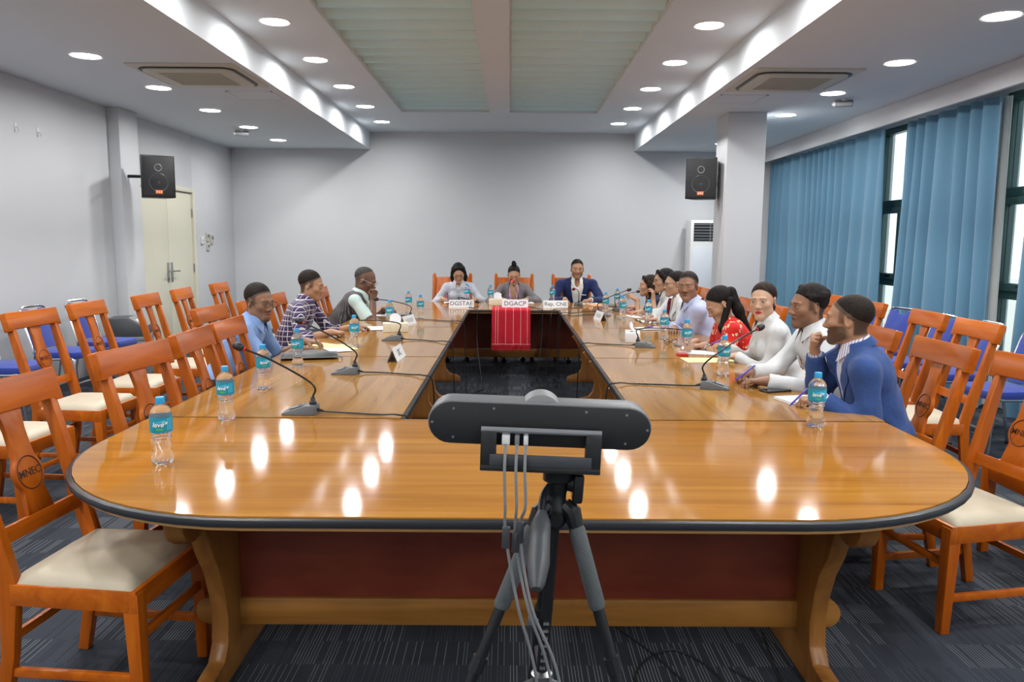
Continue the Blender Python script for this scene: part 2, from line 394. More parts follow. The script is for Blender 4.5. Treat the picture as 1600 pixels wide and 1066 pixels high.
# emergency spot units on the ceiling
for x, y, lb, rz in ((-3.74,11.12,'small white ceiling detector beside the door-side downlights',.3),(3.50,8.42,'small grey cylindrical detector on the ceiling near the curtains',-.3)):
    t = thing('ceiling_detector', lb, 'detector', (x,y,ZL), rz)
    MB().lathe([(.03,0),(.03,-.02),(.012,-.025)],16).build('mount', M['white_pl'], t)
    MB().tube([(-.09,0,-.045),(-.085,0,-.045),(.085,0,-.045),(.09,0,-.045)],[.02,.035,.035,.028],14).build('body', M['mgrey'], t)
    MB().sph((-.09,0,-.045),.03,12).build('lens', M['white_pl'], t)

# double door
t = bpy.data.objects.new('door_1', None); COL.objects.link(t); t.location = (XL, 10.78, 0); struct(t)
MB().bx(-.12,.03,-.88,-.82,0,2.25).build('door_frame', M['door'], t, bevel=.006)
MB().bx(-.12,.03,.82,.88,0,2.25).build('door_frame', M['door'], t, bevel=.006)
MB().bx(-.12,.03,-.82,.82,2.19,2.25).build('door_frame', M['door'], t, bevel=.006)
for s in (-1,1):
    lf = MB().bx(-.05,-.005,min(s*.003,s*.815),max(s*.003,s*.815),.01,2.185).build('door_leaf', M['door'], t, bevel=.004)
    MB().bx(-.005,.006,s*.03,s*.085,.93,1.2).build('handle_plate', M['steel'], lf, bevel=.004)
    MB().tube([(.004,s*.055,1.08),(.05,s*.055,1.08),(.055,s*.065,1.08),(.055,s*.19,1.075)],.010,10).build('lever', M['steel'], lf)
    MB().tube([(.006,s*.055,.98),(.016,s*.055,.98)],.012,12).build('key_cylinder', M['steel'], lf)
    for z in (.3,1.1,1.9): MB().tube([(.004,s*.815,z-.06),(.004,s*.815,z+.06)],.010,8).build('hinge', M['steel'], lf)
# switches beside the door
for y, z, h, lb in ((11.93,1.50,.11,'plain white switch plate nearest the door'),(12.14,1.55,.13,'ivory remote holder above another, beside the door'),(12.14,1.40,.10,'small ivory remote holder, lowest beside the door'),(12.31,1.52,.15,'ivory thermostat nearest the back corner')):
    t = thing('wall_control', lb, 'switch', (XL, y, z))
    MB().bx(0,.022,-.05,.05,-h/2,h/2).build('plate', M['ivory'] if 'ivory' in lb else M['white_pl'], t, bevel=.006)
    MB().bx(.022,.03,-.032,.032,0,h*.36).build('display', M['mgrey'] if 'ivory' in lb else M['white_pl'], t, bevel=.002)
for y, lb in ((7.56,'small wall hook nearer the camera'),(7.91,'small wall hook nearer the wall pilaster')):
    t = thing('wall_hook', lb, 'hook', (XL, y, 2.56))
    MB().bx(0,.006,-.015,.015,-.04,.04).build('back_plate', M['white_pl'], t, bevel=.002)
    MB().tube([(.004,0,.0),(.03,0,-.01),(.04,0,-.03),(.035,0,-.045)],.006,8).build('hook', M['white_pl'], t)
# loudspeakers
def speaker(loc, rz, lb, arm):
    t = thing('loudspeaker', lb, 'loudspeaker', loc, rz, 'wall loudspeakers')
    poly = [(-.185,-.15),(.185,-.15),(.13,.15),(-.13,.15)]
    MB().prism(poly, lambda p:(p[0],p[1],-.24), lambda p:(p[0],p[1],.24)).build('cabinet', M['black'], t, bevel=.006)
    MB().bx(-.17,.17,-.158,-.15,-.225,.225).build('grille', mat('speaker_grille',(.028,.029,.032),.55,bump=(350,.6)), t, bevel=.004)
    MB().lathe([(.11,0),(.105,.004),(.06,-.006),(.03,.0),(.001,.004)],24,caps=False).build('woofer', M['dgrey'], t)
    wf = t.children[-1]; wf.rotation_euler = (PI/2,0,0); wf.location = (0,-.156,-.07)
    tw = MB().lathe([(.045,0),(.04,.004),(.018,-.004),(.001,.002)],20,caps=False).build('tweeter', M['mgrey'], t); tw.rotation_euler = (PI/2,0,0); tw.location = (0,-.157,.10)
    lg = MB().bx(-.04,.04,-.163,-.158,-.2,-.155).build('badge', M['orange'], t, bevel=.002)
    q = MB()
    for k in range(3): q.box((-.022+k*.022,-.1635,-.178),(.010,.001,.02))
    q.build('badge_print', M['labwhite'], lg)
    MB().tube(arm,.018,8).build('bracket', M['blackm'], t)
speaker((-4.16,9.30,2.235), math.radians(36), 'black wall loudspeaker on the pilaster near the door', [(0,.13,.02),(-.1,.28,.02),(-.24,.34,.02)])
speaker((2.34,9.60,2.285), math.radians(-24), 'black wall loudspeaker on the white column', [(0,.13,.02),(.06,.2,.02),(.12,.22,.02)])
# standing air conditioner
t = thing('standing_air_conditioner', 'tall white standing air conditioner beside the white column', 'air conditioner', (3.20,13.02,0))
MB().bx(-.24,.24,-.17,.2,0,1.89).build('cabinet', M['white_pl'], t, bevel=.012)
MB().bx(-.19,.19,-.176,-.17,1.55,1.84).build('outlet', M['black'], t)
for k in range(6): MB().box((0,-.180,1.58+k*.047),(.38,.012,.014),Matrix.Rotation(.5,3,'X')).build('vane', M['mgrey'], t)
MB().bx(.07,.085,-.186,-.176,1.55,1.84).build('outlet_divider', M['mgrey'], t)
MB().bx(-.2,.2,-.174,-.17,.25,1.45).build('front_panel', mat('pale_panel',(.66,.70,.76),.4), t, bevel=.002)

# curtains (double-sided pleated cloth, 6 mm thick)
def curtain(name, label, y0, y1, x, folds, amp, mt, z0=.04, z1=2.845, flare=.06, seed=1, cat='curtain', grp=None):
    rnd = random.Random(seed); ph = [rnd.uniform(0,6.28) for _ in range(6)]; nu = max(24, folds*12); nv = 22
    def pt(u, v, off):
        z = z0+(z1-z0)*v; k = .55+.45*(1-v)
        a = 2*PI*folds*(u+.035*math.sin(2*PI*u*1.7+ph[0])+.012*math.sin(6*u+3*v+ph[3]))
        d = amp*k*(math.sin(a)+.35*math.sin(2*a*.53+ph[1])+.25*(1-v)*math.sin(3*u*folds+2*v+ph[2]))
        y = y0+(y1-y0)*u + (u-.5)*flare*(1-v)**1.5 + .012*math.sin(a+1)
        return (x+d+off, y, z)
    m_ = MB(); m_.grid(lambda u,v: pt(u,v,-.003), nu, nv).grid(lambda u,v: pt(u,v,.003), nu, nv)
    n1 = (nu+1)*(nv+1)
    for j in range(nv):
        for i in (0, nu):
            a = j*(nu+1)+i; b = a+nu+1; m_.f.append((a,b,b+n1,a+n1)); m_.mi.append(0)
    for i in range(nu):
        m_.f.append((i,i+1,i+1+n1,i+n1)); m_.mi.append(0)
    o = m_.build(name, mt, smooth=80); o.location = (x, (y0+y1)/2, 0)
    for v_ in o.data.vertices: v_.co -= Vector(o.location)
    return tag(o, label, cat, grp)
G = 'blue window curtains'
curtain('curtain','wide blue curtain between the white column and the first window gap',9.24,13.2,4.35,16,.05,M['curtain'],seed=3,grp=G)
curtain('curtain','blue curtain between the two visible window gaps',7.06,8.82,4.36,7,.05,M['curtain'],flare=.16,seed=5,grp=G)
curtain('curtain','blue curtain cut off by the right edge of the photo',4.75,6.60,4.36,8,.06,M['curtain'],flare=.1,seed=8,grp=G)
curtain('sheer_curtain','narrow white sheer curtain hanging beside the blue curtain',7.12,7.42,4.46,3,.02,M['sheer'],seed=4,flare=.05)
# outside
struct(MB().bx(XR+.18, 40, -20, 40, -.3, -.2).build('courtyard_ground', M['concrete']))

# ================================================================== TABLES
TZ = .76
def clip_poly(poly, axis, lo, hi):
    for sgn, lim in ((1, lo), (-1, -hi)):
        out = []
        for i in range(len(poly)):
            a, b = poly[i], poly[(i+1) % len(poly)]; da, db = sgn*a[axis]-lim, sgn*b[axis]-lim
            if da >= 0: out.append(a)
            if da*db < 0:
                t_ = da/(da-db); out.append((a[0]+(b[0]-a[0])*t_, a[1]+(b[1]-a[1])*t_))
        poly = out
        if not poly: return []
    return poly
def inset(poly, d):
    n = len(poly); out = []
    for i in range(n):
        a, b, c = Vector(poly[i-1]), Vector(poly[i]), Vector(poly[(i+1) % n])
        n1 = Vector((-(b-a).y, (b-a).x)).normalized(); n2 = Vector((-(c-b).y, (c-b).x)).normalized()
        q = n1+n2; q = q/max(.3, q.dot(n1)); out.append((b.x+q.x*d, b.y+q.y*d))
    return out
def trestle_poly(waist):
    h = [(.47,.715),(.47,.69),(.465,.655),(.445,.625),(.41,.603),(.37,.598),(.335,.605),(.31,.625),(.285,.575),(waist+.115,.50),(waist+.06,.42),(waist+.02,.32),(waist,.22),(waist+.012,.14),(waist+.05,.09),(.42,.072),(.455,.055),(.465,.03),(.46,0)]
    return h+[(-a,b) for a, b in h[::-1]]
def make_table(name, label, outline, loc, board_axis, wmat, trest_pos, trest_axis, waist, edges, sw=.135, group=None):
    """outline in local xy (counter-clockwise); boards run along board_axis"""
    t = thing(name, label, 'table', loc, 0, group)
    ax = 1-board_axis; lo = min(p[ax] for p in outline); hi = max(p[ax] for p in outline); n = max(3, round((hi-lo)/sw)); st = (hi-lo)/n
    core = inset(outline, .006)
    for k in range(n):
        pl = clip_poly(core, ax, lo+k*st+.00015, lo+(k+1)*st-.00015)
        if len(pl) > 2: MB().prism(pl, lambda p:(p[0],p[1],TZ-.022), lambda p:(p[0],p[1],TZ)).build('board', wmat, t)
    MB().prism(inset(outline,.003), lambda p:(p[0],p[1],TZ-.042), lambda p:(p[0],p[1],TZ-.0225)).build('underframe', M['band'], t, bevel=.003)
    # rubber bumper between two thin wooden bands, on the free edges only
    prof = [(.004,-.004),(.011,-.007),(.014,-.017),(.011,-.027),(.002,-.031),(-.004,-.031),(-.004,-.004)]
    nn = len(outline); np_ = len(prof)
    for run in edges:                       # run = list of outline indices, or two points
        P_ = [Vector(outline[i % nn]) if isinstance(i, int) else Vector(i) for i in run]; ring_ = []
        for i, b in enumerate(P_):
            d0 = P_[max(i,1)]-P_[max(i,1)-1]; d1 = P_[min(i+1,len(P_)-1)]-P_[min(i+1,len(P_)-1)-1]
            n1 = Vector((d0.y,-d0.x)).normalized(); n2 = Vector((d1.y,-d1.x)).normalized(); q = n1+n2; q = q/max(.3,q.dot(n1))
            ring_.append([(b.x+q.x*d, b.y+q.y*d, TZ+z) for d, z in prof])
        k_ = len(ring_)
        fs = [(i*np_+k, i*np_+(k+1)%np_, (i+1)*np_+(k+1)%np_, (i+1)*np_+k) for i in range(k_-1) for k in range(np_)]+[tuple(range(np_)), tuple(range((k_-1)*np_, k_*np_))[::-1]]
        MB().add([v for r_ in ring_ for v in r_], fs).build('rubber_edge', M['rubber'], t)
    pl = trestle_poly(waist)
    for q in trest_pos:
        if trest_axis == 0: MB().prism(pl, lambda p:(q-.03,p[0],p[1]), lambda p:(q+.03,p[0],p[1])).build('trestle', M['table_leg'], t, bevel=.007)
        else: MB().prism(pl, lambda p:(p[0],q-.03,p[1]), lambda p:(p[0],q+.03,p[1])).build('trestle', M['table_leg'], t, bevel=.007)
    a, b = min(trest_pos)-.13, max(trest_pos)+.13
    def bend(u): return u
    r_ = .05
    prof = [(a+r_-r_*math.cos(x), .195+r_*math.sin(x)) for x in [math.radians(k) for k in range(-90,91,22)]][::-1]
    prof2 = [(b-r_+r_*math.cos(x), .195+r_*math.sin(x)) for x in [math.radians(k) for k in range(-90,91,22)]]
    bp = prof[::-1][::-1]
    bp = prof2+prof
    if trest_axis == 0: MB().prism(bp, lambda p:(p[0],-.022,p[1]), lambda p:(p[0],.022,p[1])).build('stretcher_beam', M['table_beam'], t, bevel=.004)
    else: MB().prism(bp, lambda p:(-.022,p[0],p[1]), lambda p:(.022,p[0],p[1])).build('stretcher_beam', M['table_leg'], t, bevel=.004)
    a, b = min(trest_pos)+.032, max(trest_pos)-.032
    if trest_axis == 0: MB().bx(a,b,-.009,.009,.247,.704).build('modesty_panel', M['panel_red'], t)
    else: MB().bx(-.009,.009,a,b,.247,.704).build('modesty_panel', M['panel_red'], t)
    blk = MB()
    for u in (a+.35, (a+b)/2, b-.35):
        c = (u,-.42,.69) if trest_axis == 0 else (-.42*(1 if loc[0]<0 else -1)*-1,u,.69)
        MB().box(c,(.09,.06,.03) if trest_axis == 0 else (.06,.09,.03)).build('corner_block', M['band'], t, bevel=.003)
    return t
def round_end(w2, y0, y1, R_, n=14):
    """rectangle y0..y1 with the two corners at y0 rounded"""
    out = []
    for k in range(n+1):
        a = math.radians(180+90*k/n); out.append((-w2+R_+R_*math.cos(a), y0+R_+R_*math.sin(a)))
    for k in range(n+1):
        a = math.radians(270+90*k/n); out.append((w2-R_+R_*math.cos(a), y0+R_+R_*math.sin(a)))
    return out+[(w2,y1),(-w2,y1)]
near = make_table('conference_table','long glossy wooden table with rounded ends, nearest the camera', round_end(1.582,-.603,.603,.80), (.042,2.672,0), 0, M['table'], [-1.03,1.03], 0, .135, [[31]+list(range(0,31))])
YS = [3.282,5.08,6.875,8.674]
nms = ['first','second','third']
for s in (-1,1):
    for k in range(3):
        L = YS[k+1]-YS[k]-.012
        xi, xo = .51, 1.585
        w_ = (xo-xi)/2
        make_table('conference_table','glossy wooden table, %s from the camera along the %s side' % (nms[k], 'door' if s < 0 else 'curtain'), [(-w_,-L/2),(w_,-L/2),(w_,L/2),(-w_,L/2)], (.05+s*(xi+xo)/2,(YS[k]+YS[k+1])/2,0), 1, M['table_y'], [-.62,.62], 1, .30, [[1,2],[3,0]], group='side tables of the conference square')
o_ = round_end(1.585,-.56,.56,.5); o_ = [(-x,-y) for x, y in o_]
make_table('conference_table','glossy wooden table at the far end under the red cloth', o_, (.05,9.24,0), 0, M['table'], [-.98,.98], 0, .28, [[31]+list(range(0,31)),[(-.505,-.56),(.505,-.56)]])

# ================================================================== WOODEN CHAIRS
def bk(z): return -.205-(z-.44)*.27           # rake of the back: local y at height z
def make_chair():
    t = thing('wooden_chair','x','chair')
    for s in (-1,1):
        MB().prism([(-.024,0),(.024,0)]*0 or [(-.024,-.024),(.024,-.024),(.024,.024),(-.024,.024)], lambda p:(s*.2+p[0]*.8,.205+p[1]*.8,0), lambda p:(s*.205+p[0]*1.1,.2+p[1]*1.1,.435)).build('front_leg', M['chair'], t, bevel=.004)
        sec = [(-.262,0),(-.225,.20),(-.205,.44),(-.24,.57),(bk(.80),.80),(bk(1.0),1.0)]; hw = [.020,.023,.030,.030,.025,.020]
        v = []; f = []
        for (y,z), h in zip(sec,hw):
            for dx, dy in ((-1,-1),(1,-1),(1,1),(-1,1)): v.append((s*.205+dx*.017, y+dy*h, z))
        for i in range(len(sec)-1):
            for k in range(4): f.append((i*4+k,i*4+(k+1)%4,i*4+4+(k+1)%4,i*4+4+k))
        n = (len(sec)-1)*4; f += [(3,2,1,0),(n,n+1,n+2,n+3)]
        MB().add(v,f).build('back_post', M['chair'], t, bevel=.004)
        MB().box((s*.205,-.015,.145),(.020,.40,.03)).build('side_stretcher', M['chair_x'], t, bevel=.003)
    MB().box((0,.205,.28),(.37,.018,.03)).build('front_stretcher', M['chair_x'], t, bevel=.003)
    MB().box((0,-.228,.25),(.38,.018,.03)).build('rear_stretcher', M['chair_x'], t, bevel=.003)
    sf = MB().bx(-.232,.232,.195,.222,.375,.445).bx(-.20,.20,-.222,-.195,.375,.445)
    for s in (-1,1): sf.prism([(s*.204,-.2),(s*.224,-.2),(s*.232,.196),(s*.206,.196)] if s>0 else [(s*.224,-.2),(s*.204,-.2),(s*.206,.196),(s*.232,.196)], lambda p:(p[0],p[1],.375), lambda p:(p[0],p[1],.445))
    sf.build('seat_frame', M['chair_x'], t, bevel=.003)
    # cushion
    N = 14; v = []; f = []
    def q(u,w_):
        a, b = 2*u-1, 2*w_-1; k = .222+.006*b
        return a*k, b*.205+.002
    m_ = MB()
    def top(u,w_):
        x,y = q(u,w_); e = min(1,max(0,(1-max(abs(2*u-1),abs(2*w_-1))**6))); c = (1-(2*u-1)**2)*(1-(2*w_-1)**2)
        return (x,y,.447+.034*e**.5+.008*c)
    m_.grid(top,N,N).grid(lambda u,w_:(*q(1-u,w_),.440),N,N)
    n1 = (N+1)*(N+1)
    per = [(i,0) for i in range(N)]+[(N,j) for j in range(N)]+[(i,N) for i in range(N,0,-1)]+[(0,j) for j in range(N,0,-1)]
    for i in range(len(per)):
        a, b = per[i], per[(i+1)%len(per)]
        m_.f.append((a[1]*(N+1)+a[0], b[1]*(N+1)+b[0], n1+b[1]*(N+1)+(N-b[0]), n1+a[1]*(N+1)+(N-a[0]))); m_.mi.append(0)
    m_.build('cushion', M['cream'], t, smooth=70)
    th = math.atan(.27)
    def plane(x, z, d): return (x, bk(z)+d*math.cos(th), z+d*math.sin(th))     # d>0 = front face
    crest = [(-.245,1.05),(-.25,1.045),(-.25,.935),(-.215,.935),(-.212,.945),(.212,.945),(.215,.935),(.25,.935),(.25,1.045),(.245,1.05)]
    MB().prism(crest, lambda p:plane(p[0],p[1],-.018), lambda p:plane(p[0],p[1],.024)).build('crest_rail', M['chair_x'], t, bevel=.004)
    MB().prism([(-.19,.555),(.19,.555),(.19,.605),(-.19,.605)], lambda p:plane(p[0],p[1],-.013), lambda p:plane(p[0],p[1],.013)).build('lower_rail', M['chair_x'], t, bevel=.003)
    cz = .735; R_ = .066
    half = [(.062,.60),(.057,.63),(.050,.665),(.047,.682)]+[(R_*math.cos(math.radians(a)), cz+R_*math.sin(math.radians(a))) for a in range(-40,41,10)]+[(.046,.790),(.043,.83),(.042,.88),(.052,.95)]
    sp = half+[(-a,b) for a,b in half[::-1]]
    MB().prism(sp, lambda p:plane(p[0],p[1],-.008), lambda p:plane(p[0],p[1],.010)).build('splat', M['chair'], t, bevel=.002)
    em = MB().tube([plane(.054*math.cos(2*PI*k/28), cz+.054*math.sin(2*PI*k/28), .0102) for k in range(28)],.0022,5,closed=True)
    vs, fs = text_mesh('MNEC',.036,.0008,lambda c: plane(-c.x, cz+c.y, .0105+c.z),bold=.0001)
    em.add(vs, fs); em.build('emblem', M['emblem'], t, smooth=0, label='dark burnt-in ring with the letters MNEC')
    return t
CH = make_chair(); ch_used = [False]
def place_chair(x, y, rz, label, group):
    """x,y = middle of the seat; rz = heading of the sitter (0 = +y)"""
    if not ch_used[0]:
        ch_used[0] = True; CH.location = (x,y,0); CH.rotation_euler = (0,0,rz); CH['label'] = label; CH['group'] = group; return CH
    return dup(CH,(x,y,0),rz,label,group)
R90 = PI/2
def crest_chair(cx, cy, heading, label, group):
    """place by the middle of the crest"""
    d = .37; hx, hy = -math.sin(heading), math.cos(heading)
    return place_chair(cx+hx*d, cy+hy*d, heading, label, group)
gl_, gw_ = 'wooden chairs along the door side of the table', 'wooden chairs in the row by the door-side wall'
gr_, gs_ = 'wooden chairs along the curtain side of the table', 'wooden chairs in the second row by the curtains'
D_ = math.radians
place_chair(-1.337,2.52,-R90-D_(5.6),'wooden chair with cream seat, nearest the camera on the door side',gl_)
place_chair(-1.31,3.345,-R90-D_(9.5),'wooden chair at the table behind the second water bottle, door side',gl_)
crest_chair(-1.665,4.03,-R90+D_(2),'wooden chair third from the camera at the table, door side',gl_)
crest_chair(-1.68,4.58,-R90,'wooden chair beside the man in light blue, on his camera side',gl_)
crest_chair(-2.12,5.46,-R90-D_(3),'wooden chair of the man in the light blue shirt, pushed back',gl_)
crest_chair(-2.06,6.13,-R90,'empty wooden chair between the blue-shirted and the plaid-shirted men',gl_)
crest_chair(-2.06,6.80,-R90,'wooden chair of the man in the plaid shirt',gl_)
crest_chair(-1.90,7.75,-R90,'wooden chair of the man in the striped vest',gl_)
for y, lb in ((4.22,'wooden chair in the wall row cut off by the left edge of the photo'),(5.06,'wooden chair in the wall row, second in view from the left edge'),(5.78,'wooden chair in the wall row, third in view from the left edge'),(6.63,'wooden chair in the wall row just past the floor loudspeaker'),(7.45,'wooden chair in the wall row standing before the cream door'),(8.47,'wooden chair in the wall row farthest from the camera')):
    crest_chair(-3.14+.03*math.sin(y*5), y, -R90+D_(5*math.sin(y*7)), lb, gw_)
place_chair(1.88,3.13,R90+D_(10.5),'wooden chair with cream seat, nearest the camera on the curtain side',gr_)
place_chair(1.76,3.74,R90+D_(1),'wooden chair of the man in the blue suit',gr_)
crest_chair(2.13,4.45,R90,'wooden chair of the man in the white shirt with a pen',gr_)
crest_chair(2.10,5.28,R90,'wooden chair of the woman in the white shirt',gr_)
crest_chair(2.06,6.00,R90,'wooden chair of the woman in the red blouse',gr_)
crest_chair(2.06,6.62,R90,'wooden chair of the man in the pale blue shirt, curtain side',gr_)
crest_chair(2.06,7.36,R90,'wooden chair of the woman with glasses and a dark red scarf',gr_)
crest_chair(2.06,7.98,R90,'wooden chair of the woman resting her chin on her hand',gr_)
crest_chair(2.06,8.60,R90,'wooden chair of the woman in navy',gr_)
for y, x, lb in ((3.55,2.96,'wooden chair in the second curtain-side row, nearest the camera'),(4.80,2.93,'wooden chair in the second curtain-side row, fully seen to the right of the suited man'),(5.47,2.98,'wooden chair in the second curtain-side row, just right of the suited man'),(6.40,2.98,'wooden chair in the second curtain-side row, behind the head of the suited man'),(7.2,3.0,'wooden chair in the second curtain-side row, farthest from the camera')):
    crest_chair(x, y, R90+D_(4*math.sin(y*9)), lb, gs_)

# high-backed chairs at the far table
def make_arm():
    t = thing('high_back_chair','x','chair',group='high-backed chairs at the far table')
    for s in (-1,1):
        MB().prism([(-.025,-.025),(.025,-.025),(.025,.025),(-.025,.025)], lambda p:(s*.23+p[0],.21+p[1],0), lambda p:(s*.23+p[0],.21+p[1],.64)).build('front_leg', M['chair'], t, bevel=.004)
        MB().tube([(s*.24,-.26,0),(s*.24,-.21,.45),(s*.24,-.30,.8),(s*.24,-.355,1.07),(s*.24,-.365,1.095)],[.03,.036,.034,.032,.015],4).build('back_post', M['chair'], t, bevel=.004)
        MB().tube([(s*.24,-.24,.66),(s*.24,0,.67),(s*.24,.24,.655)],[.03,.034,.03],4,sq=.6).build('armrest', M['chair'], t, bevel=.004)
    MB().bx(-.24,.24,-.22,.22,.40,.45).build('seat_frame', M['chair_x'], t, bevel=.004)
    MB().box((0,0,.468),(.45,.42,.05)).build('cushion', M['cream'], t, bevel=.02)
    MB().prism([(-.22,.56),(.22,.56),(.22,1.045),(-.22,1.045)], lambda p:(p[0],-.225-(p[1]-.45)*.21-.012,p[1]), lambda p:(p[0],-.225-(p[1]-.45)*.21+.012,p[1])).build('back_panel', M['chair'], t, bevel=.004)
    return t
hb = make_arm(); hb['label'] = 'high-backed wooden chair of the woman in the patterned blouse'; hb.location = (-.76,10.03,0); hb.rotation_euler = (0,0,PI)
dup(hb,(.06,10.03,0),PI,'high-backed wooden chair of the woman with a top bun')
dup(hb,(.82,10.03,0),PI,'high-backed wooden chair of the suited man at the far table')

# blue stacking chairs
def make_blue():
    t = thing('blue_chair','x','chair')
    for s in (-1,1):
        MB().tube(bez([(s*.205,.20,.01),(s*.205,.19,.22),(s*.205,.165,.415),(s*.205,.10,.425),(s*.205,-.16,.42)],5),.0115,8).build('front_leg', M['chrome'], t)
        MB().tube(bez([(s*.205,-.27,.01),(s*.2,-.225,.25),(s*.2,-.20,.44),(s*.2,-.235,.60),(s*.195,-.30,.80)],5),.0115,8).build('rear_leg', M['chrome'], t)
        MB().lathe([(.015,0),(.015,.02)],10,c=(s*.205,.2,0)).lathe([(.015,0),(.015,.02)],10,c=(s*.205,-.27,0)).build('foot_cap', M['black'], t)
    MB().tube(bez([(-.195,-.30,.80),(-.185,-.318,.855),(-.13,-.328,.885),(0,-.330,.888),(.13,-.328,.885),(.185,-.318,.855),(.195,-.30,.80)],5),.0115,8).build('top_rail', M['chrome'], t)
    MB().tube([(-.205,.19,.20),(.205,.19,.20)],.008,8).build('cross_bar', M['chrome'], t)
    MB().prism(rrect(.43,.43,.07), lambda p:(p[0],p[1]+.0,.425), lambda p:(p[0],p[1]+.0,.49)).build('seat_pad', M['blue'], t, bevel=.016)
    pad = [(-.175,.50),(.175,.50),(.18,.62),(.18,.80),(.17,.84),(.14,.868),(.085,.868),(.055,.835),(-.055,.835),(-.085,.868),(-.14,.868),(-.17,.84),(-.18,.80),(-.18,.62)]
    fb = lambda z: -.205-(z-.44)*.262
    MB().prism(pad, lambda p:(p[0],fb(p[1])-.012,p[1]), lambda p:(p[0],fb(p[1])+.022,p[1])).build('back_pad', M['blue'], t, bevel=.008)
    return t
bl = make_blue(); G1, G2 = 'blue chairs against the door-side wall', 'blue chairs in front of the curtains'
def blue(i, x, y, rz, lb, g):
    if i == 0: bl.location = (x,y,0); bl.rotation_euler = (0,0,rz); bl['label'] = lb; bl['group'] = g
    else: dup(bl,(x,y,0),rz,lb,g)
blue(0,-4.10,6.35,-R90+.05,'blue padded chair by the wall, seat cut off at the left edge',G1)
blue(1,-4.12,7.22,-R90-.03,'blue padded chair by the wall, behind the second wooden wall-row chair',G1)
blue(2,-4.12,7.95,-R90-.08,'blue padded chair by the wall beside the floor loudspeaker',G1)
for i,(x,y,rz,lb) in enumerate(((3.62,8.30,R90,'blue padded chair before the window gap, farthest along the curtains'),(3.60,7.62,R90+.2,'blue padded chair beside the curtain, second from the far window gap'),(3.62,6.95,R90,'blue padded chair hidden mostly by the wooden chair right of the suited man'),(3.64,6.35,R90-.05,'blue padded chair behind the fully seen second-row wooden chair'),(3.60,5.62,R90+.1,'blue padded chair at the right edge of the photo'))):
    blue(i+1,x,y,rz,lb,G2)
# floor monitor loudspeaker by the door
t = thing('floor_monitor_speaker','dark wedge loudspeaker standing on a grey case near the door','loudspeaker',(-4.28,8.72,.44),-R90+.25)
MB().prism([(-.2,0),(.2,0),(.2,.10),(.02,.21),(-.2,.20)][::-1], lambda p:(-.2,p[0],p[1]), lambda p:(.2,p[0],p[1])).build('cabinet', M['dgrey'], t, bevel=.008)
MB().box((0,.115,.158),(.34,.2,.006),Matrix.Rotation(-.55,3,'X')).build('grille', M['mgrey'], t, bevel=.002)
MB().box((.03,.11,.164),(.10,.06,.006),Matrix.Rotation(-.55,3,'X')).build('badge', M['white_pl'], t, bevel=.002)
t = thing('equipment_case','grey equipment case under the wedge loudspeaker','case',(-4.30,8.72,0),-R90+.25)
MB().bx(-.24,.24,-.23,.23,0,.40).build('body', mat('case_grey',(.20,.22,.23),.5), t, bevel=.01)
MB().bx(-.245,.245,-.235,.235,.40,.44).build('lid', M['mgrey'], t, bevel=.006)
MB().tube([(-.06,.23,.3),(-.06,.25,.3),(.06,.25,.3),(.06,.23,.3)],.008,8).build('handle', M['black'], t)

# ================================================================== TRIPOD AND CONFERENCE CAMERA
TX, TY = .038, 1.60
t = thing('tripod','black camera tripod with grey foam grips in front of the near table','tripod',(TX,TY,0))
MB().tube([(0,0,.56),(0,0,.97)],.0125,14).build('centre_column', M['blackm'], t)
rk = MB()
for k in range(7): rk.box((0,-.0125,.60+k*.017),(.012,.004,.006))
rk.build('column_rack', M['chrome'], t)
MB().lathe([(.018,.915),(.026,.925),(.031,.945),(.028,.965),(.021,.978),(.021,.99)],20).build('shoulder', M['blackm'], t)
MB().lathe([(.019,.985),(.022,.995),(.022,1.015),(.032,1.02),(.034,1.045),(.026,1.056)],20).build('pan_head', M['blackm'], t)
MB().tube([(.02,0,1.012),(.048,0,1.012),(.053,0,1.012)],[.016,.024,.016],14).build('tilt_knob', M['blackm'], t)
MB().box((.043,-.004,1.005),(.022,.05,.062)).build('side_plate', M['blackm'], t, bevel=.006)
MB().tube(bez([(-.02,-.02,1.01),(-.032,-.05,.995),(-.037,-.12,.955)],5),.008,10).build('pan_handle', M['blackm'], t)
MB().tube([(-.034,-.085,.975),(-.036,-.11,.962),(-.040,-.19,.912),(-.042,-.225,.890),(-.043,-.235,.883)],[.011,.020,.022,.016,.010],16).build('handle_grip', M['dgrey'], t)
for i, a in enumerate((D_(-152), D_(-28), D_(90))):
    dx, dy = math.cos(a), math.sin(a)
    def at(z): r = .035+(.965-z)*.39; return (dx*r, dy*r, z)
    lg = MB().tube([at(.965), at(.60), at(.015)],[.0125,.0120,.0105],12).build('leg', M['blackm'], t)
    MB().tube([at(.925),at(.918),at(.765),at(.758)],[.014,.0175,.0175,.014],14).build('foam_grip', M['foamgrey'], lg)
    MB().tube([(dx*.02,dy*.02,.968),at(.955),at(.925)],[.016,.020,.016],10).build('leg_hinge', M['blackm'], lg)
    MB().tube([at(.66),at(.63)],.0165,10).build('leg_clamp', M['blackm'], lg)
    MB().tube([at(.022),at(.0)],[.016,.014],10).build('rubber_foot', M['black'], lg)
    MB().tube([(0,0,.572), at(.535)],.007,6).build('brace', M['dgrey'], t)
MB().lathe([(.014,.560),(.024,.565),(.024,.582),(.014,.588)],16).build('brace_hub', M['steel'], t)
MB().tube([(-.016,-.004,.70),(-.040,-.004,.70)],[.008,.013],10).build('crank', M['dgrey'], t)
kn = MB().tube([(0,-.028,.945),(0,-.045,.945)],[.015,.015],8).build('lock_knob', M['blackm'], t)
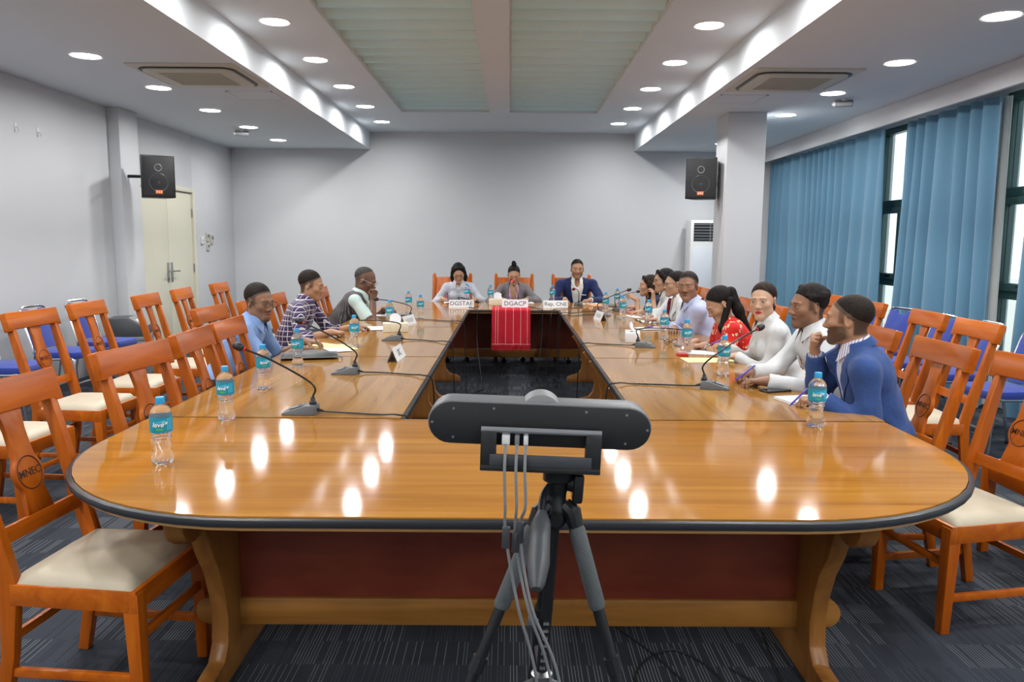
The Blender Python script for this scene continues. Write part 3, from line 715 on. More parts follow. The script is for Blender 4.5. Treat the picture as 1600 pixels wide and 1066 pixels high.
for o_ in [t]+list(t.children)+[g for c in t.children for g in c.children]:   # the column leans a little
    if o_.data:
        for v_ in o_.data.vertices: v_.co.x += .066*v_.co.z
t = thing('conference_camera_bar','long black video conference bar on the tripod, seen from behind','camera',(.062,1.60,1.058),rot=(0,D_(1.7),D_(-1.2)))
bar = []; L2, R2 = .232, .046
for k in range(13): a = math.radians(-90+180*k/12); bar.append((L2-R2+R2*math.cos(a), .085+R2*math.sin(a)))
for k in range(13): a = math.radians(90+180*k/12); bar.append((-L2+R2+R2*math.cos(a), .085+R2*math.sin(a)))
MB().prism(bar, lambda p:(p[0],-.028,p[1]), lambda p:(p[0],.05,p[1])).build('housing', mat('bar_grey',(.15,.155,.165),.4), t, bevel=.006)
MB().prism([(p[0]*.988,.085+(p[1]-.085)*.94) for p in bar], lambda p:(p[0],-.032,p[1]), lambda p:(p[0],-.027,p[1])).build('back_panel', M['black'], t, bevel=.002)
sc_ = MB()
for x, z in ((-.178,.115),(-.095,.118),(.095,.118),(.178,.115),(-.178,.055),(.178,.055),(.222,.085),(-.222,.085)): sc_.tube([(x,-.0315,z),(x,-.0335,z)],.0028,8)
sc_.build('screws', M['steel'], t)
dm = []
for k in range(15): a = math.radians(20+140*k/14); dm.append((.042*math.cos(a)*1.05+.003, .105+.042*math.sin(a)))
MB().prism(dm, lambda p:(p[0],-.012,p[1]), lambda p:(p[0],.052,p[1])).build('camera_dome', mat('dome_grey',(.24,.245,.25),.45), t, bevel=.003)
for s in (-1,1): MB().bx(s*.107-.016+.004, s*.107+.016+.004, -.062,-.032, .004,.075).build('bracket_arm', M['black'], t, bevel=.003)
MB().bx(-.119,.127,-.062,.03,-.006,.006).build('bracket_base', M['black'], t, bevel=.002)
MB().bx(-.10,.108,-.064,-.058,.006,.030).build('bracket_lip', M['dgrey'], t, bevel=.002)
MB().tube([(-.119,-.05,.078),(-.085,-.05,.078),(.093,-.05,.078),(.127,-.05,.078)],.006,10).build('hinge_rod', M['mgrey'], t)
for i,(x,c) in enumerate(((-.068,'white_pl'),(-.045,'mgrey'),(-.027,'white_pl'))):
    pg = MB().box((x,-.044,.058),(.017 if i == 0 else .010,.022,.022)).build('plug', M[c], t, bevel=.003)
    b_ = [(-.060,-.075,-.14),(-.040,-.07,-.15),(-.032,-.07,-.13)][i]
    path = bez([(x,-.055,.05),(x,-.075,.0),(x+.004,-.082,-.07),b_,(b_[0]+.03,-.09,-.28),(b_[0]+.075+.01*i,-.07,-.45),(b_[0]+.11+.015*i,-.05,-.75),(b_[0]+.13+.03*i,-.02,-1.040),(b_[0]+.3+.05*i,.1+.05*i,-1.049)],8)
    MB().tube(path,.0035,6).build('cable', M['mgrey'], pg)
    MB().box(b_,(.016,.014,.045)).build('cable_block', M['dgrey'], pg, bevel=.003)
# tangled cables on the floor
def floor_cable(pts, lb, r=.004, g=None):
    o = MB().tube(bez([(x,y,z if len(q)==0 else q[0]) for x,y,z,*q in [(p[0],p[1],p[2] if len(p)>2 else r) for p in pts]],8), r, 6).build('floor_cable', M['black'])
    return tag(o, lb, 'cable', g)
floor_cable([(.35,1.9),(.5,2.2),(.75,2.5),(.62,2.75),(.45,2.55),(.6,2.25),(.9,2.35),(1.0,2.9)],'black cable looping on the carpet under the near table')
floor_cable([(.42,2.95),(.55,2.7),(.72,2.3),(.95,2.05),(1.1,2.2),(.8,2.62)],'black cable crossing beneath the near table to the right trestle')
floor_cable([(.5,2.0),(.66,2.12),(.8,2.08),(.86,1.9),(.7,1.82),(.55,1.9),(.6,2.05)],'loop of black cable beside the right tripod leg')
rn = random.Random(4)
for k,(x,y,lb) in enumerate(((-.25,7.9,'tangle of black cable on the carpet left of the hanging red cloth'),(.25,7.6,'black cable coil on the carpet right of the hanging red cloth'),(-.1,6.7,'black cable snaking across the carpet inside the table square'),(.3,6.2,'black cable on the carpet behind the camera bar dome'))):
    p = [(x,y)]
    for j in range(9): p.append((p[-1][0]+rn.uniform(-.16,.16), p[-1][1]+rn.uniform(-.22,.22)))
    p = [(min(.42,max(-.38,a)),b) for a,b in p]
    floor_cable(p, lb, .005)

# ================================================================== THINGS ON THE TABLES
# water bottles
def make_bottle():
    t = thing('water_bottle','x','bottle',group='small water bottles with teal labels')
    pr = [(.001,.004),(.012,.003),(.022,.0),(.0285,.003),(.0315,.012),(.0315,.030)]
    for k in range(5):
        z = .036+k*.014; r = .0305-.0042*math.sin(PI*(k+.5)/5); pr += [(r,z),(r-.0028,z+.007)]
    pr += [(.0305,.110),(.0320,.116),(.0320,.166),(.0318,.172),(.030,.180),(.0255,.190),(.0185,.199),(.0135,.205),(.0125,.210)]
    pr = [(r*1.13,z) for r,z in pr]
    MB().lathe(pr,28).build('bottle_body', M['water'], t, smooth=60)
    MB().lathe([(.0147,.207),(.0152,.209),(.0152,.226),(.0140,.2295),(.001,.230)],24).build('cap', M['capblue'], t, smooth=40)
    lab = MB().lathe([(.0366,.112),(.0367,.113),(.0367,.163),(.0366,.164)],32,caps=False).build('label_band', M['label'], t)
    def wrap(c): a = -PI/2+c.x/.0369; return Vector(((.0369+c.z)*math.cos(a),(.0369+c.z)*math.sin(a),c.y))
    def patch(u0,u1,v0,v1,mt,nm,slant=0,r=.0370):
        MB().grid(lambda u,v: (lambda x,y:(r*math.cos(-PI/2+x/r),r*math.sin(-PI/2+x/r),y))(u0+(u1-u0)*u, v0+(v1-v0)*v+slant*u*(1 if v>.5 else .2)),8,2).build(nm, mt, lab)
    patch(-.014,.018,.146,.149,M['labcyan'],'label_swoosh',.008)
    patch(-.012,.010,.121,.127,M['labgreen'],'label_green_mark')
    for x in (.024,.031,.038): patch(x,x+.004,.122,.160,M['labcyan'],'label_stripe')
    vs, fs = text_mesh('levé*',.023,.0003,lambda c: wrap(Vector((c.x-.001,c.y+.1405,c.z+.0006))),bold=.0003,shear=.25)
    MB().add(vs,fs).build('label_lettering', M['labwhite'], lab, smooth=0)
    return t
bt = make_bottle()
BOT = [(-1.178,2.584,'at the near left corner of the table'),(-1.197,3.237,'second from the near left corner'),(-1.255,3.928,'in front of the empty chairs, door side'),(-1.275,4.646,'beside the black leather pouch'),(-1.111,5.547,'in front of the man in the plaid shirt'),(-1.072,6.963,'behind the tissue box on the door side'),(-1.068,8.227,'farthest on the door side table'),(-.881,7.685,'beside the fourth door-side microphone'),(-.529,9.70,'in front of the woman in the patterned blouse'),(-.235,9.55,'between the two women at the far table'),(.53,9.60,'beside the suited man at the far table'),(1.027,8.28,'behind the small card on the curtain side'),(1.246,8.98,'before the microphones near the woman in navy'),(1.125,7.702,'next to the papers on the curtain side'),(1.298,7.232,'in front of the woman with glasses'),(1.237,6.165,'in front of the man in the pale blue shirt'),(1.237,5.371,'standing behind a small red box'),(1.244,4.453,'beside the nearest curtain-side microphone'),(1.284,3.181,'in front of the man in the blue suit')]
for i,(x,y,lb) in enumerate(BOT):
    rz = random.uniform(-.5,.6)
    # the printed side faces the middle of the room in most of them
    rz += math.atan2(x,y)*-1
    lb = 'water bottle with blue cap '+lb
    if i == 0: bt.location = (x,y,TZ+.001); bt.rotation_euler = (0,0,rz); bt['label'] = lb
    else: dup(bt,(x,y,TZ+.001),rz,lb)

# gooseneck microphones: wedge base pointing along local +y, neck from the rear
micbase = MB()
vb = [(-.052,-.062,0),(.052,-.062,0),(.047,.088,0),(-.047,.088,0),(-.046,-.058,.040),(.046,-.058,.040),(.044,.086,.010),(-.044,.086,.010),(-.046,-.022,.043),(.046,-.022,.043)]
micbase.add(vb,[(3,2,1,0),(0,1,5,4),(4,5,9,8),(8,9,6,7),(1,2,6,9,5),(3,0,4,8,7),(2,3,7,6)])
micbase_me = micbase.mesh('base', M['micgrey'], bevel=.004)
pad_me = MB().box((0,.03,.0315),(.055,.06,.003),Matrix.Rotation(-.295,3,'X')).mesh('key_plate', M['mgrey'], bevel=.001)
key_me = MB().box((0,.015,.0385),(.03,.012,.003),Matrix.Rotation(-.295,3,'X')).mesh('talk_key', M['black'], bevel=.001)
sock_me = MB().lathe([(.016,.036),(.016,.052),(.012,.056),(.008,.074)],14,c=(0,-.042,0)).mesh('neck_socket', M['black'])
def microphone(x, y, rz, head, label, cable=None, lit=False, bend=.35):
    t = thing('gooseneck_microphone', label, 'microphone', (x,y,TZ), rz, 'gooseneck conference microphones')
    for nm, me in (('base',micbase_me),('key_plate',pad_me),('talk_key',key_me),('neck_socket',sock_me)):
        o = bpy.data.objects.new(nm, me); COL.objects.link(o); o.parent = t
    R_ = Matrix.Rotation(rz,3,'Z').inverted(); h = R_@(Vector(head)-Vector((x,y,TZ))); s = Vector((0,-.042,.07))
    mid1 = s+Vector((0,.0,.06*bend/.35)); mid2 = s.lerp(h,.55)+Vector((0,0,.04*bend/.35))
    path = bez([s,mid1,mid2,h],8); 
    MB().tube(path,.0045,8).build('gooseneck', M['blackm'], t)
    d = (path[-1]-path[-3]).normalized()
    MB().tube([h-d*.001,h+d*.006],.0095,12).build('light_ring', M['redled'] if lit else M['red'], t)
    MB().tube([h+d*.008,h+d*.014,h+d*.03,h+d*.048,h+d*.058],[.010,.0165,.019,.016,.006],14).build('windscreen', M['black'], t, smooth=80)
    if cable:
        pts = [Vector((0,-.062,.018)),Vector((0,-.09,.010))]+[R_@(Vector(p)-Vector((x,y,TZ))) for p in cable]
        cb = MB().tube(bez(pts,7),.0042,6).build('cable', M['black'], t)
        MB().tube([(0,-.060,.018),(0,-.085,.012)],[.008,.005],8).build('cable_plug', M['black'], cb)
    return t
E_ = TZ+.006; Z0 = .01
def drop(y0, y1, s, zf=.01):           # over the inner table edge and down to the carpet
    xe = .05+s*.51; i = -s
    return [(xe-i*.10,y0,E_),(xe-i*.02,y1,E_+.006),(xe+i*.030,y1+.02,E_-.03),(xe+i*.042,y1+.02,E_-.25),(xe+i*.05,y1+.04,.25),(xe+i*.07,y1+.06,zf),(xe+i*.2,y1+.2,zf)]
microphone(-.905,3.37, R90, (-1.15,3.36,1.045),'gooseneck microphone nearest the camera, door side',[(-.70,3.36,E_)]+drop(3.33,3.30,-1))
microphone(-.925,4.41, R90, (-1.18,4.45,1.045),'gooseneck microphone with its neck over the writing man',[(-.72,4.42,E_)]+drop(4.36,4.30,-1))
microphone(-.885,5.93, R90-.1, (-1.17,5.99,.905),'gooseneck microphone with low bent neck near the tissue box, door side',[(-.68,5.92,E_)]+drop(5.85,5.8,-1))
microphone(-1.0,7.52, R90-.2, (-1.255,7.50,.955),'gooseneck microphone in front of the man in the striped vest',[(-.75,7.45,E_)]+drop(7.35,7.3,-1))
microphone(1.07,4.03,-R90-.25, (1.345,4.2,1.055),'gooseneck microphone nearest the camera, curtain side',[(.80,4.10,E_)]+drop(4.12,4.1,1))
microphone(.985,5.64,-R90-.25, (1.37,5.95,.85),'gooseneck microphone beside the curtain-side tissue box',[(.80,5.72,E_)]+drop(5.76,5.75,1))
microphone(.965,8.05,-R90-.35, (1.235,8.2,1.015),'gooseneck microphone standing beside the small folded card, curtain side',[(.82,8.1,E_)]+drop(8.0,7.95,1))
microphone(1.22,8.62,-R90+.1, (1.45,8.88,.96),'gooseneck microphone before the woman in navy',[(1.0,8.55,E_),(.8,8.45,E_)]+drop(8.3,8.25,1))
microphone(.83,9.35, 0, (.79,9.40,.955),'gooseneck microphone in front of the suited man at the far table',[(.85,9.05,E_),(.7,8.9,E_),(.52,8.78,E_),(.47,8.65,E_-.05),(.45,8.64,.4),(.4,8.5,.01)],bend=.5)
microphone(.10,9.46, 0, (.03,9.66,1.03),'gooseneck microphone with lit red ring before the woman with a bun',[(.12,9.2,E_),(.3,8.9,E_),(.36,8.70,E_),(.37,8.655,E_-.04),(.36,8.64,.4),(.3,8.4,.01)],lit=True)
microphone(-.62,9.42, .2, (-.42,9.40,.80),'gooseneck microphone bent low behind the DGSTAE card',[(-.55,9.1,E_),(-.40,8.85,E_),(-.36,8.70,E_),(-.355,8.655,E_-.04),(-.36,8.64,.4),(-.3,8.4,.01)],bend=.1)

M['print'] = mat('grey_print',(.10,.105,.12),.6)
# name cards
def tent(x, y, rz, w_, h_, txt, label, size, lines=None):
    t = thing('name_card', label, 'name card', (x,y,TZ+.0005), rz, 'folded paper name cards')
    m_ = MB(); d = h_*.42; th_ = .0012
    m_.prism([(-d,0),(0,h_),(0,h_-.003),(-d+th_*1.5,0)], lambda p:(-w_/2,p[0],p[1]), lambda p:(w_/2,p[0],p[1]))
    m_.prism([(d,0),(d-th_*1.5,0),(0,h_-.003),(0,h_)], lambda p:(-w_/2,p[0],p[1]), lambda p:(w_/2,p[0],p[1]))
    m_.build('card', M['paper'], t, smooth=0)
    nrm = Vector((0,-h_,d)).normalized(); a = Vector((0,-d,0)); u = Vector((0,d,h_)).normalized()
    L = math.hypot(d,h_)
    if txt:
        vs, fs = text_mesh(txt,size,.0002,lambda c: Vector((c.x,0,0))+a+u*(L/2+c.y)+nrm*(.0012+c.z),bold=.0004)
        MB().add(vs,fs).build('lettering', M['print'], t, smooth=0)
    else:
        pr_ = MB()
        for k in range(5): pr_.add([tuple(Vector((-w_*.3+k*w_*.13+dx,0,0))+a+u*(L*.5+dy)+nrm*.0014) for dx,dy in ((0,-.018),(w_*.07,-.018),(w_*.07,.018),(0,.018))],[(0,1,2,3)])
        pr_.build('faint_print', mat('faint_print_grey',(.45,.46,.48),.7), t, smooth=0)
    return t
tent(-.555,8.99,0,.285,.085,'DGSTAE','white name card reading DGSTAE',.072)
tent(.065,8.97,0,.30,.095,'DGACP','white name card reading DGACP on the red cloth',.076)
tent(.535,9.0,0,.285,.085,'Rep. CNE','white name card reading Rep. CNE',.064)
tent(-.728,4.98,R90-.05,.29,.085,'DC','small white folded card, nearest on the door side tables',.06)
tent(-.925,7.05,R90-.25,.27,.085,None,'small white folded card near the door-side tissue box',.036)
tent(.895,7.62,-R90+.15,.27,.085,None,'small white folded card on the curtain-side table',.036)
# tissue boxes
def tissue(x, y, rz, label, col):
    t = thing('tissue_box', label, 'tissue box', (x,y,TZ+.0005), rz, 'tissue boxes')
    MB().bx(-.105,.105,-.055,.055,0,.075).build('carton', col, t, bevel=.003)
    MB().prism([(.05*math.cos(k*PI/8),.02*math.sin(k*PI/8)) for k in range(16)], lambda p:(p[0],p[1],.0745), lambda p:(p[0],p[1],.0765)).build('slot', M['mgrey'], t)
    rn_ = random.Random(int(x*100)); m_ = MB()
    pts = [[(-.045+.03*i+.004*rn_.uniform(-1,1), .012*math.sin(i*2.1+j)+.004*rn_.uniform(-1,1)-.01+.01*j, .072+.03*j*(1-.22*abs(i-1.4))) for i in range(4)] for j in range(4)]
    v = [p for r_ in pts for p in r_]; f = [(j*4+i,j*4+i+1,j*4+i+5,j*4+i+4) for j in range(3) for i in range(3)]
    m_.add(v,f).add([(a,b+.003,c) for a,b,c in v],[q[::-1] for q in f]); m_.build('tissue', M['paper'], t, smooth=80)
M['palebox'] = mat('pale_yellow_carton',(.78,.74,.56),.6,noise=(16,(.74,.66,.50)))
tissue(-.955,6.50,.15,'pale yellow tissue box on the door-side table',M['palebox'])
tissue(.955,5.98,R90-.12,'white tissue box on the curtain-side table',M['paper'])
tissue(-.14,9.32,.05,'pale tissue box at the far table beside the red cloth',M['palebox'])

# red woven cloth hanging over the far table
t = thing('table_runner','bright red woven cloth with fringe hanging over the far table edge','cloth',(.02,8.68,0))
M['tais'] = mat('red_weave',(.62,.010,.030),.85,bump=(400,.3),noise=(30,(.50,.006,.022),(1,1,6)))
M['tais_line'] = mat('pink_weave_line',(.80,.36,.36),.85)
def cl(u, v, off=0):
    x = -.215+.43*u; s_ = v*.862
    wv = .006*math.sin(u*16)+.004*math.sin(u*37+1)
    if s_ < .45: return (x, .45-s_, TZ+.004+off)
    d = s_-.45; q = min(1,d/.03)
    return (x+.012*(u-.5)*d, -.020-.006*q-wv*min(1,d*4)-off, TZ+.002-max(0,d-.008)*.985+.004*(1-q))
def sheet(fn, nu, nv, th_): return MB().grid(lambda u,v: fn(u,v,0),nu,nv).grid(lambda u,v: fn(1-u,v,th_),nu,nv)
clo = sheet(lambda u,v,o: cl(u,v,o),40,60,.003).build('cloth', M['tais'], t, smooth=80)
for u in (.10,.16,.36,.56,.75,.92):
    MB().grid(lambda a,v: (lambda p:(p[0]+(a-.5)*.006,p[1],p[2]))(cl(u,v,.0042)),1,60).build('woven_line', M['tais_line'], clo, smooth=80)
MB().grid(lambda u,a: (lambda p:(p[0],p[1]-.001,p[2]+(a-.5)*.006))(cl(u,.985,.0042)),40,1).build('woven_line', M['tais_line'], clo, smooth=80)
fr = MB(); rn_ = random.Random(3)
for k in range(100):
    p = Vector(cl(k/99,1,.001)); fr.tube([p,p+Vector((rn_.uniform(-.006,.006),rn_.uniform(-.004,.002),-.022)),p+Vector((rn_.uniform(-.012,.012),rn_.uniform(-.006,.004),-.045-rn_.uniform(0,.025)))],.0028,4)
fo = fr.build('fringe', M['tais'], t); fo['kind'] = 'stuff'

# papers, pads, phones
def sheet_thing(name, label, cat, x, y, rz, w_, l_, mt, h=.0015, z=0, parts=None):
    t = thing(name, label, cat, (x,y,TZ+.0006+z), rz)
    MB().bx(-w_/2,w_/2,-l_/2,l_/2,0,h).build('sheet', mt, t, bevel=.0004 if h > .003 else 0)
    return t
def notebook(label, x, y, rz, open_=True, cover='black', w_=.15, l_=.21):
    t = thing('notebook', label, 'notebook', (x,y,TZ+.0006), rz)
    k = 2 if open_ else 1
    MB().bx(-w_*k/2-.003,w_*k/2+.003,-l_/2-.003,l_/2+.003,0,.003).build('cover', M[cover], t, bevel=.001)
    for s in ((-1,1) if open_ else (0,)):
        def pg(u,v): x_ = u*w_ if s else (u-.5)*w_; return ((s or 1)*x_, (v-.5)*l_, .0035+.010*math.sin(PI*min(1,u*1.15))**.6*(1-.5*u) if s else .012)
        m_ = MB().grid(pg,10,2)
        if not s: m_ = MB().bx(-w_/2,w_/2,-l_/2,l_/2,.003,.012)
        m_.build('pages', M['paper'], t, smooth=60)
    ln = MB()
    for j in range(8): ln.box((-w_*.5 if open_ else 0,-l_*.38+j*l_*.1,.0150 if open_ else .0124),(w_*.6,.0012,.0004))
    ln.build('writing', M['ink'], t, smooth=0)
    return t
def phone(label, x, y, rz, mt='black'):
    t = thing('phone', label, 'phone', (x,y,TZ+.0006), rz)
    MB().prism(rrect(.075,.155,.01), lambda p:(p[0],p[1],0), lambda p:(p[0],p[1],.009)).build('body', M[mt], t, bevel=.002)
    MB().prism(rrect(.069,.148,.008), lambda p:(p[0],p[1],.009), lambda p:(p[0],p[1],.0095)).build('screen', mat('phone_glass',(.03,.035,.04),.08), t)
def pen(label, p, q, mt='purple'):
    p, q = Vector(p), Vector(q); d = (q-p).normalized()
    t = thing('pen', label, 'pen', tuple(p)); L = (q-p).length
    MB().tube([d*0,d*.004,d*.014,d*(L*.95),d*L],[.0008,.0022,.0045,.0045,.003],8).build('barrel', M[mt], t)
    MB().tube([d*(L*.72)+Vector((0,0,.006)),d*(L*.98)+Vector((0,0,.006))],.0015,6).build('clip', M['steel'], t)
# door side
t = thing('leather_pouch','black leather zip pouch in front of the man in light blue','pouch',(-1.30,5.02,TZ+.0005),.25)
def pch(u,v,s):
    x,y = (u-.5)*.36,(v-.5)*.25; e = (1-abs(2*u-1)**5)*(1-abs(2*v-1)**5); return (x,y,.016+s*(.013*e+.002)+ (.008*e*math.sin(9*u+4*v) if s>0 else 0)+ (.018*e*(1-v) if s>0 else 0))
MB().grid(lambda u,v: pch(u,v,1),16,12).grid(lambda u,v: pch(1-u,v,-1.0),16,12).build('pouch_body', M['leather'], t, smooth=70)
MB().tube([(-.18,-.125,.016),(.18,-.125,.016),(.18,.125,.016),(-.18,.125,.016)],.0035,6,closed=True).build('zip', M['mgrey'], t)
MB().tube(bez([(.17,-.12,.016),(.20,-.13,.015),(.205,-.10,.006),(.20,-.09,.004)],4),.003,6).build('zip_pull', M['mgrey'], t)
sheet_thing('yellow_paper','yellow sheet of paper under the writing man\'s hand','paper',-1.22,5.50,.5,.21,.297,M['yellow'])
sheet_thing('yellow_paper','yellow envelope lying behind the black pouch','paper',-1.42,5.62,.9,.23,.32,M['yellow'],z=.0016)
sheet_thing('white_paper','white sheet lying on the yellow paper, door side','paper',-1.19,5.36,.5,.15,.20,M['paper'],z=.0032)
notebook('open notebook in front of the man in the plaid shirt',-1.17,6.72,R90+.2)
notebook('open notebook in front of the man in the striped vest',-1.27,7.95,R90+.1)
phone('black phone beside the striped-vest man\'s notebook',-1.10,7.95,.5)
# far table
notebook('open notebook in front of the woman in the patterned blouse',-.66,9.62,.1)
notebook('closed black notebook in front of the woman with a bun',.22,9.60,.1,False)
sheet_thing('document_folder','tan document folder on the far table beside the suited man','folder',1.08,9.45,.2,.24,.32,mat('tan_folder',(.66,.36,.20),.6),.004)
sheet_thing('white_paper','white papers in front of the suited man at the far table','paper',.98,9.68,.15,.24,.25,M['paper'],.004)
sheet_thing('black_folder','black folder lying near the far curtain-side corner','folder',1.26,8.60+.75,.4,.22,.28,M['leather'],.008)
# curtain side
sheet_thing('white_paper','white sheet of paper in front of the woman in navy','paper',1.34,8.02,.2,.21,.297,M['paper'])
pen('dark pen lying on the white sheet, curtain side',(1.33,8.0,TZ+.008),(1.42,7.92,TZ+.008),'black')
sheet_thing('document_folder','reddish document under the hands of the woman in navy','folder',1.40,8.45,.1,.22,.30,mat('reddish_cover',(.50,.16,.12),.6),.006)
notebook('open notebook in front of the woman with glasses',1.36,7.52,-R90+.1)
notebook('notebook on the table before the man in the pale blue shirt',1.24,6.82,-R90+.35,False,'black',.16,.22)
pen('blue pen lying on the closed notebook, curtain side',(1.18,6.78,TZ+.018),(1.28,6.88,TZ+.018))
sheet_thing('yellow_paper','yellow sheet beside the bottle at the near curtain-side microphone','paper',1.31,5.02,R90+.05,.20,.34,M['yellow'])
sheet_thing('white_paper','white papers in front of the woman in the white shirt','paper',1.37,5.36,R90-.3,.20,.26,M['paper'],.003)
t = thing('red_box','small flat red box at the foot of a water bottle','box',(1.175,5.22,TZ+.0005),.1)
MB().bx(-.035,.035,-.03,.03,0,.014).build('tray', M['red'], t, bevel=.003); MB().bx(-.032,.032,-.027,.027,.014,.03).build('lid', mat('clear_lid',(.85,.5,.5),.2,alpha=.5), t, bevel=.003)
t = thing('spectacles','folded dark spectacles lying on the table, curtain side','glasses',(1.22,5.82,TZ+.0005),.4)
for s in (-1,1): MB().tube([(s*.034+.026*math.cos(2*PI*k/16),0,.02+.018*math.sin(2*PI*k/16)) for k in range(16)],.002,6,closed=True).build('rim', M['black'], t)
MB().tube([(-.008,0,.024),(.008,0,.024)],.002,6).build('bridge', M['black'], t)
for s in (-1,1): MB().tube([(s*.06,0,.03),(s*.055,.02,.028),(s*-.03,.03,.006)],.0022,6).build('temple', M['black'], t)
phone('phone lying beside the hands of the woman in red',1.30,5.70,1.0,'mgrey')
t = thing('bunch_of_keys','bunch of metal keys lying near the white-shirted woman','keys',(1.37,5.58,TZ+.0005),.3)
MB().tube([(.018*math.cos(2*PI*k/14),.018*math.sin(2*PI*k/14),.003) for k in range(14)],.0015,5,closed=True).build('ring', M['steel'], t)
for k in range(4):
    a = .6+k*.55; c = Vector((math.cos(a),math.sin(a),0))
    MB().tube([c*.016+Vector((0,0,.003+k*.002)),c*.022+Vector((0,0,.004+k*.002)),c*.065+Vector((0,0,.003+k*.002))],[.004,.008,.003],6,sq=.4).build('key', M['steel'], t)
phone('black phone in front of the white-shirted man',1.38,3.96,-1.2)
notebook('small notebook under the hand of the man in the blue suit',1.42,3.72,-R90+.25,False,'white_pl',.14,.20)

# ================================================================== PEOPLE
V3 = lambda *a: np.array(a, float)
def nrm(v): v = np.asarray(v, float); return v/max(1e-9, np.linalg.norm(v))
def rotz(a): c, s = math.cos(a), math.sin(a); return np.array([[c,-s,0],[s,c,0],[0,0,1.]])
def rotx(a): c, s = math.cos(a), math.sin(a); return np.array([[1,0,0],[0,c,-s],[0,s,c.real]])
def roty(a): c, s = math.cos(a), math.sin(a); return np.array([[c,0,s],[0,1,0],[-s,0,c]])
class Field:
    """signed distance on a grid; shapes are blended with a smooth minimum"""
    def __init__(s, h): s.h = h; s.ops = []
    def cone(s, a, b, ra, rb, k=.02, sub=False, cap=False): s.ops.append(('c', V3(*a), V3(*b), ra, rb, k, sub, cap)); return s
    def ell(s, c, r, k=.02, ax=None, sub=False): s.ops.append(('e', V3(*c), V3(*r), np.eye(3) if ax is None else np.asarray(ax), k, sub)); return s
    def half(s, p, n): s.ops.append(('h', V3(*p), nrm(n))); return s        # keep the side against n
    def mesh(s, disp=None):
        lo, hi = np.full(3,1e9), np.full(3,-1e9)
        for o in s.ops:
            if o[0] == 'c' and not o[6]:
                for p, r in ((o[1],o[3]),(o[2],o[4])): lo = np.minimum(lo,p-r); hi = np.maximum(hi,p+r)
            if o[0] == 'e' and not o[5]:
                e = np.sqrt(((o[3]*o[2][:,None])**2).sum(0)); lo = np.minimum(lo,o[1]-e); hi = np.maximum(hi,o[1]+e)
        h = s.h; lo = lo-3*h-.01; hi = hi+3*h+.01; n = np.ceil((hi-lo)/h).astype(int)+1
        ax = [lo[i]+h*np.arange(n[i]) for i in range(3)]; F = np.full(n, .2)
        for o in s.ops:
            if o[0] == 'c':
                _, a, b, ra, rb, k, sub, cap = o; m_ = max(k,.015)+2*h
                l_ = np.minimum(a-ra,b-rb)-m_; u_ = np.maximum(a+ra,b+rb)+m_
            elif o[0] == 'e':
                _, c, r, A, k, sub = o; e = np.sqrt(((A*r[:,None])**2).sum(0)); m_ = max(k,.015)+2*h; l_, u_ = c-e-m_, c+e+m_
            else: l_, u_ = lo, hi
            i0 = np.clip(np.floor((l_-lo)/h).astype(int),0,n); i1 = np.clip(np.ceil((u_-lo)/h).astype(int)+1,0,n)
            if (i1 <= i0).any(): continue
            sl = tuple(slice(i0[i],i1[i]) for i in range(3))
            X_, Y_, Z_ = np.meshgrid(*[ax[i][sl[i]] for i in range(3)], indexing='ij', sparse=True)
            f = F[sl]
            if o[0] == 'c':
                d = b-a; L2 = d@d+1e-12; t_ = np.clip(((X_-a[0])*d[0]+(Y_-a[1])*d[1]+(Z_-a[2])*d[2])/L2,0,1)
                q = np.sqrt((X_-a[0]-t_*d[0])**2+(Y_-a[1]-t_*d[1])**2+(Z_-a[2]-t_*d[2])**2)-(ra+(rb-ra)*t_)
                if cap:
                    dn = d/math.sqrt(L2); q = np.maximum(q,(X_-b[0])*dn[0]+(Y_-b[1])*dn[1]+(Z_-b[2])*dn[2])
            elif o[0] == 'e':
                x, y, z = X_-c[0], Y_-c[1], Z_-c[2]
                p = [x*A[i,0]+y*A[i,1]+z*A[i,2] for i in range(3)]
                k0 = np.sqrt(sum((p[i]/r[i])**2 for i in range(3))); k1 = np.sqrt(sum((p[i]/r[i]**2)**2 for i in range(3)))
                q = k0*(k0-1)/np.maximum(k1,1e-6)
            else:
                F = np.maximum(F,(X_-o[1][0])*o[2][0]+(Y_-o[1][1])*o[2][1]+(Z_-o[1][2])*o[2][2]); continue
            if sub:
                q = -q; hh = np.maximum(k-np.abs(f-q),0)/k; F[sl] = np.maximum(f,q)+hh*hh*k*.25
            else:
                hh = np.maximum(k-np.abs(f-q),0)/k; F[sl] = np.minimum(f,q)-hh*hh*k*.25
        return nets(F, lo, h)
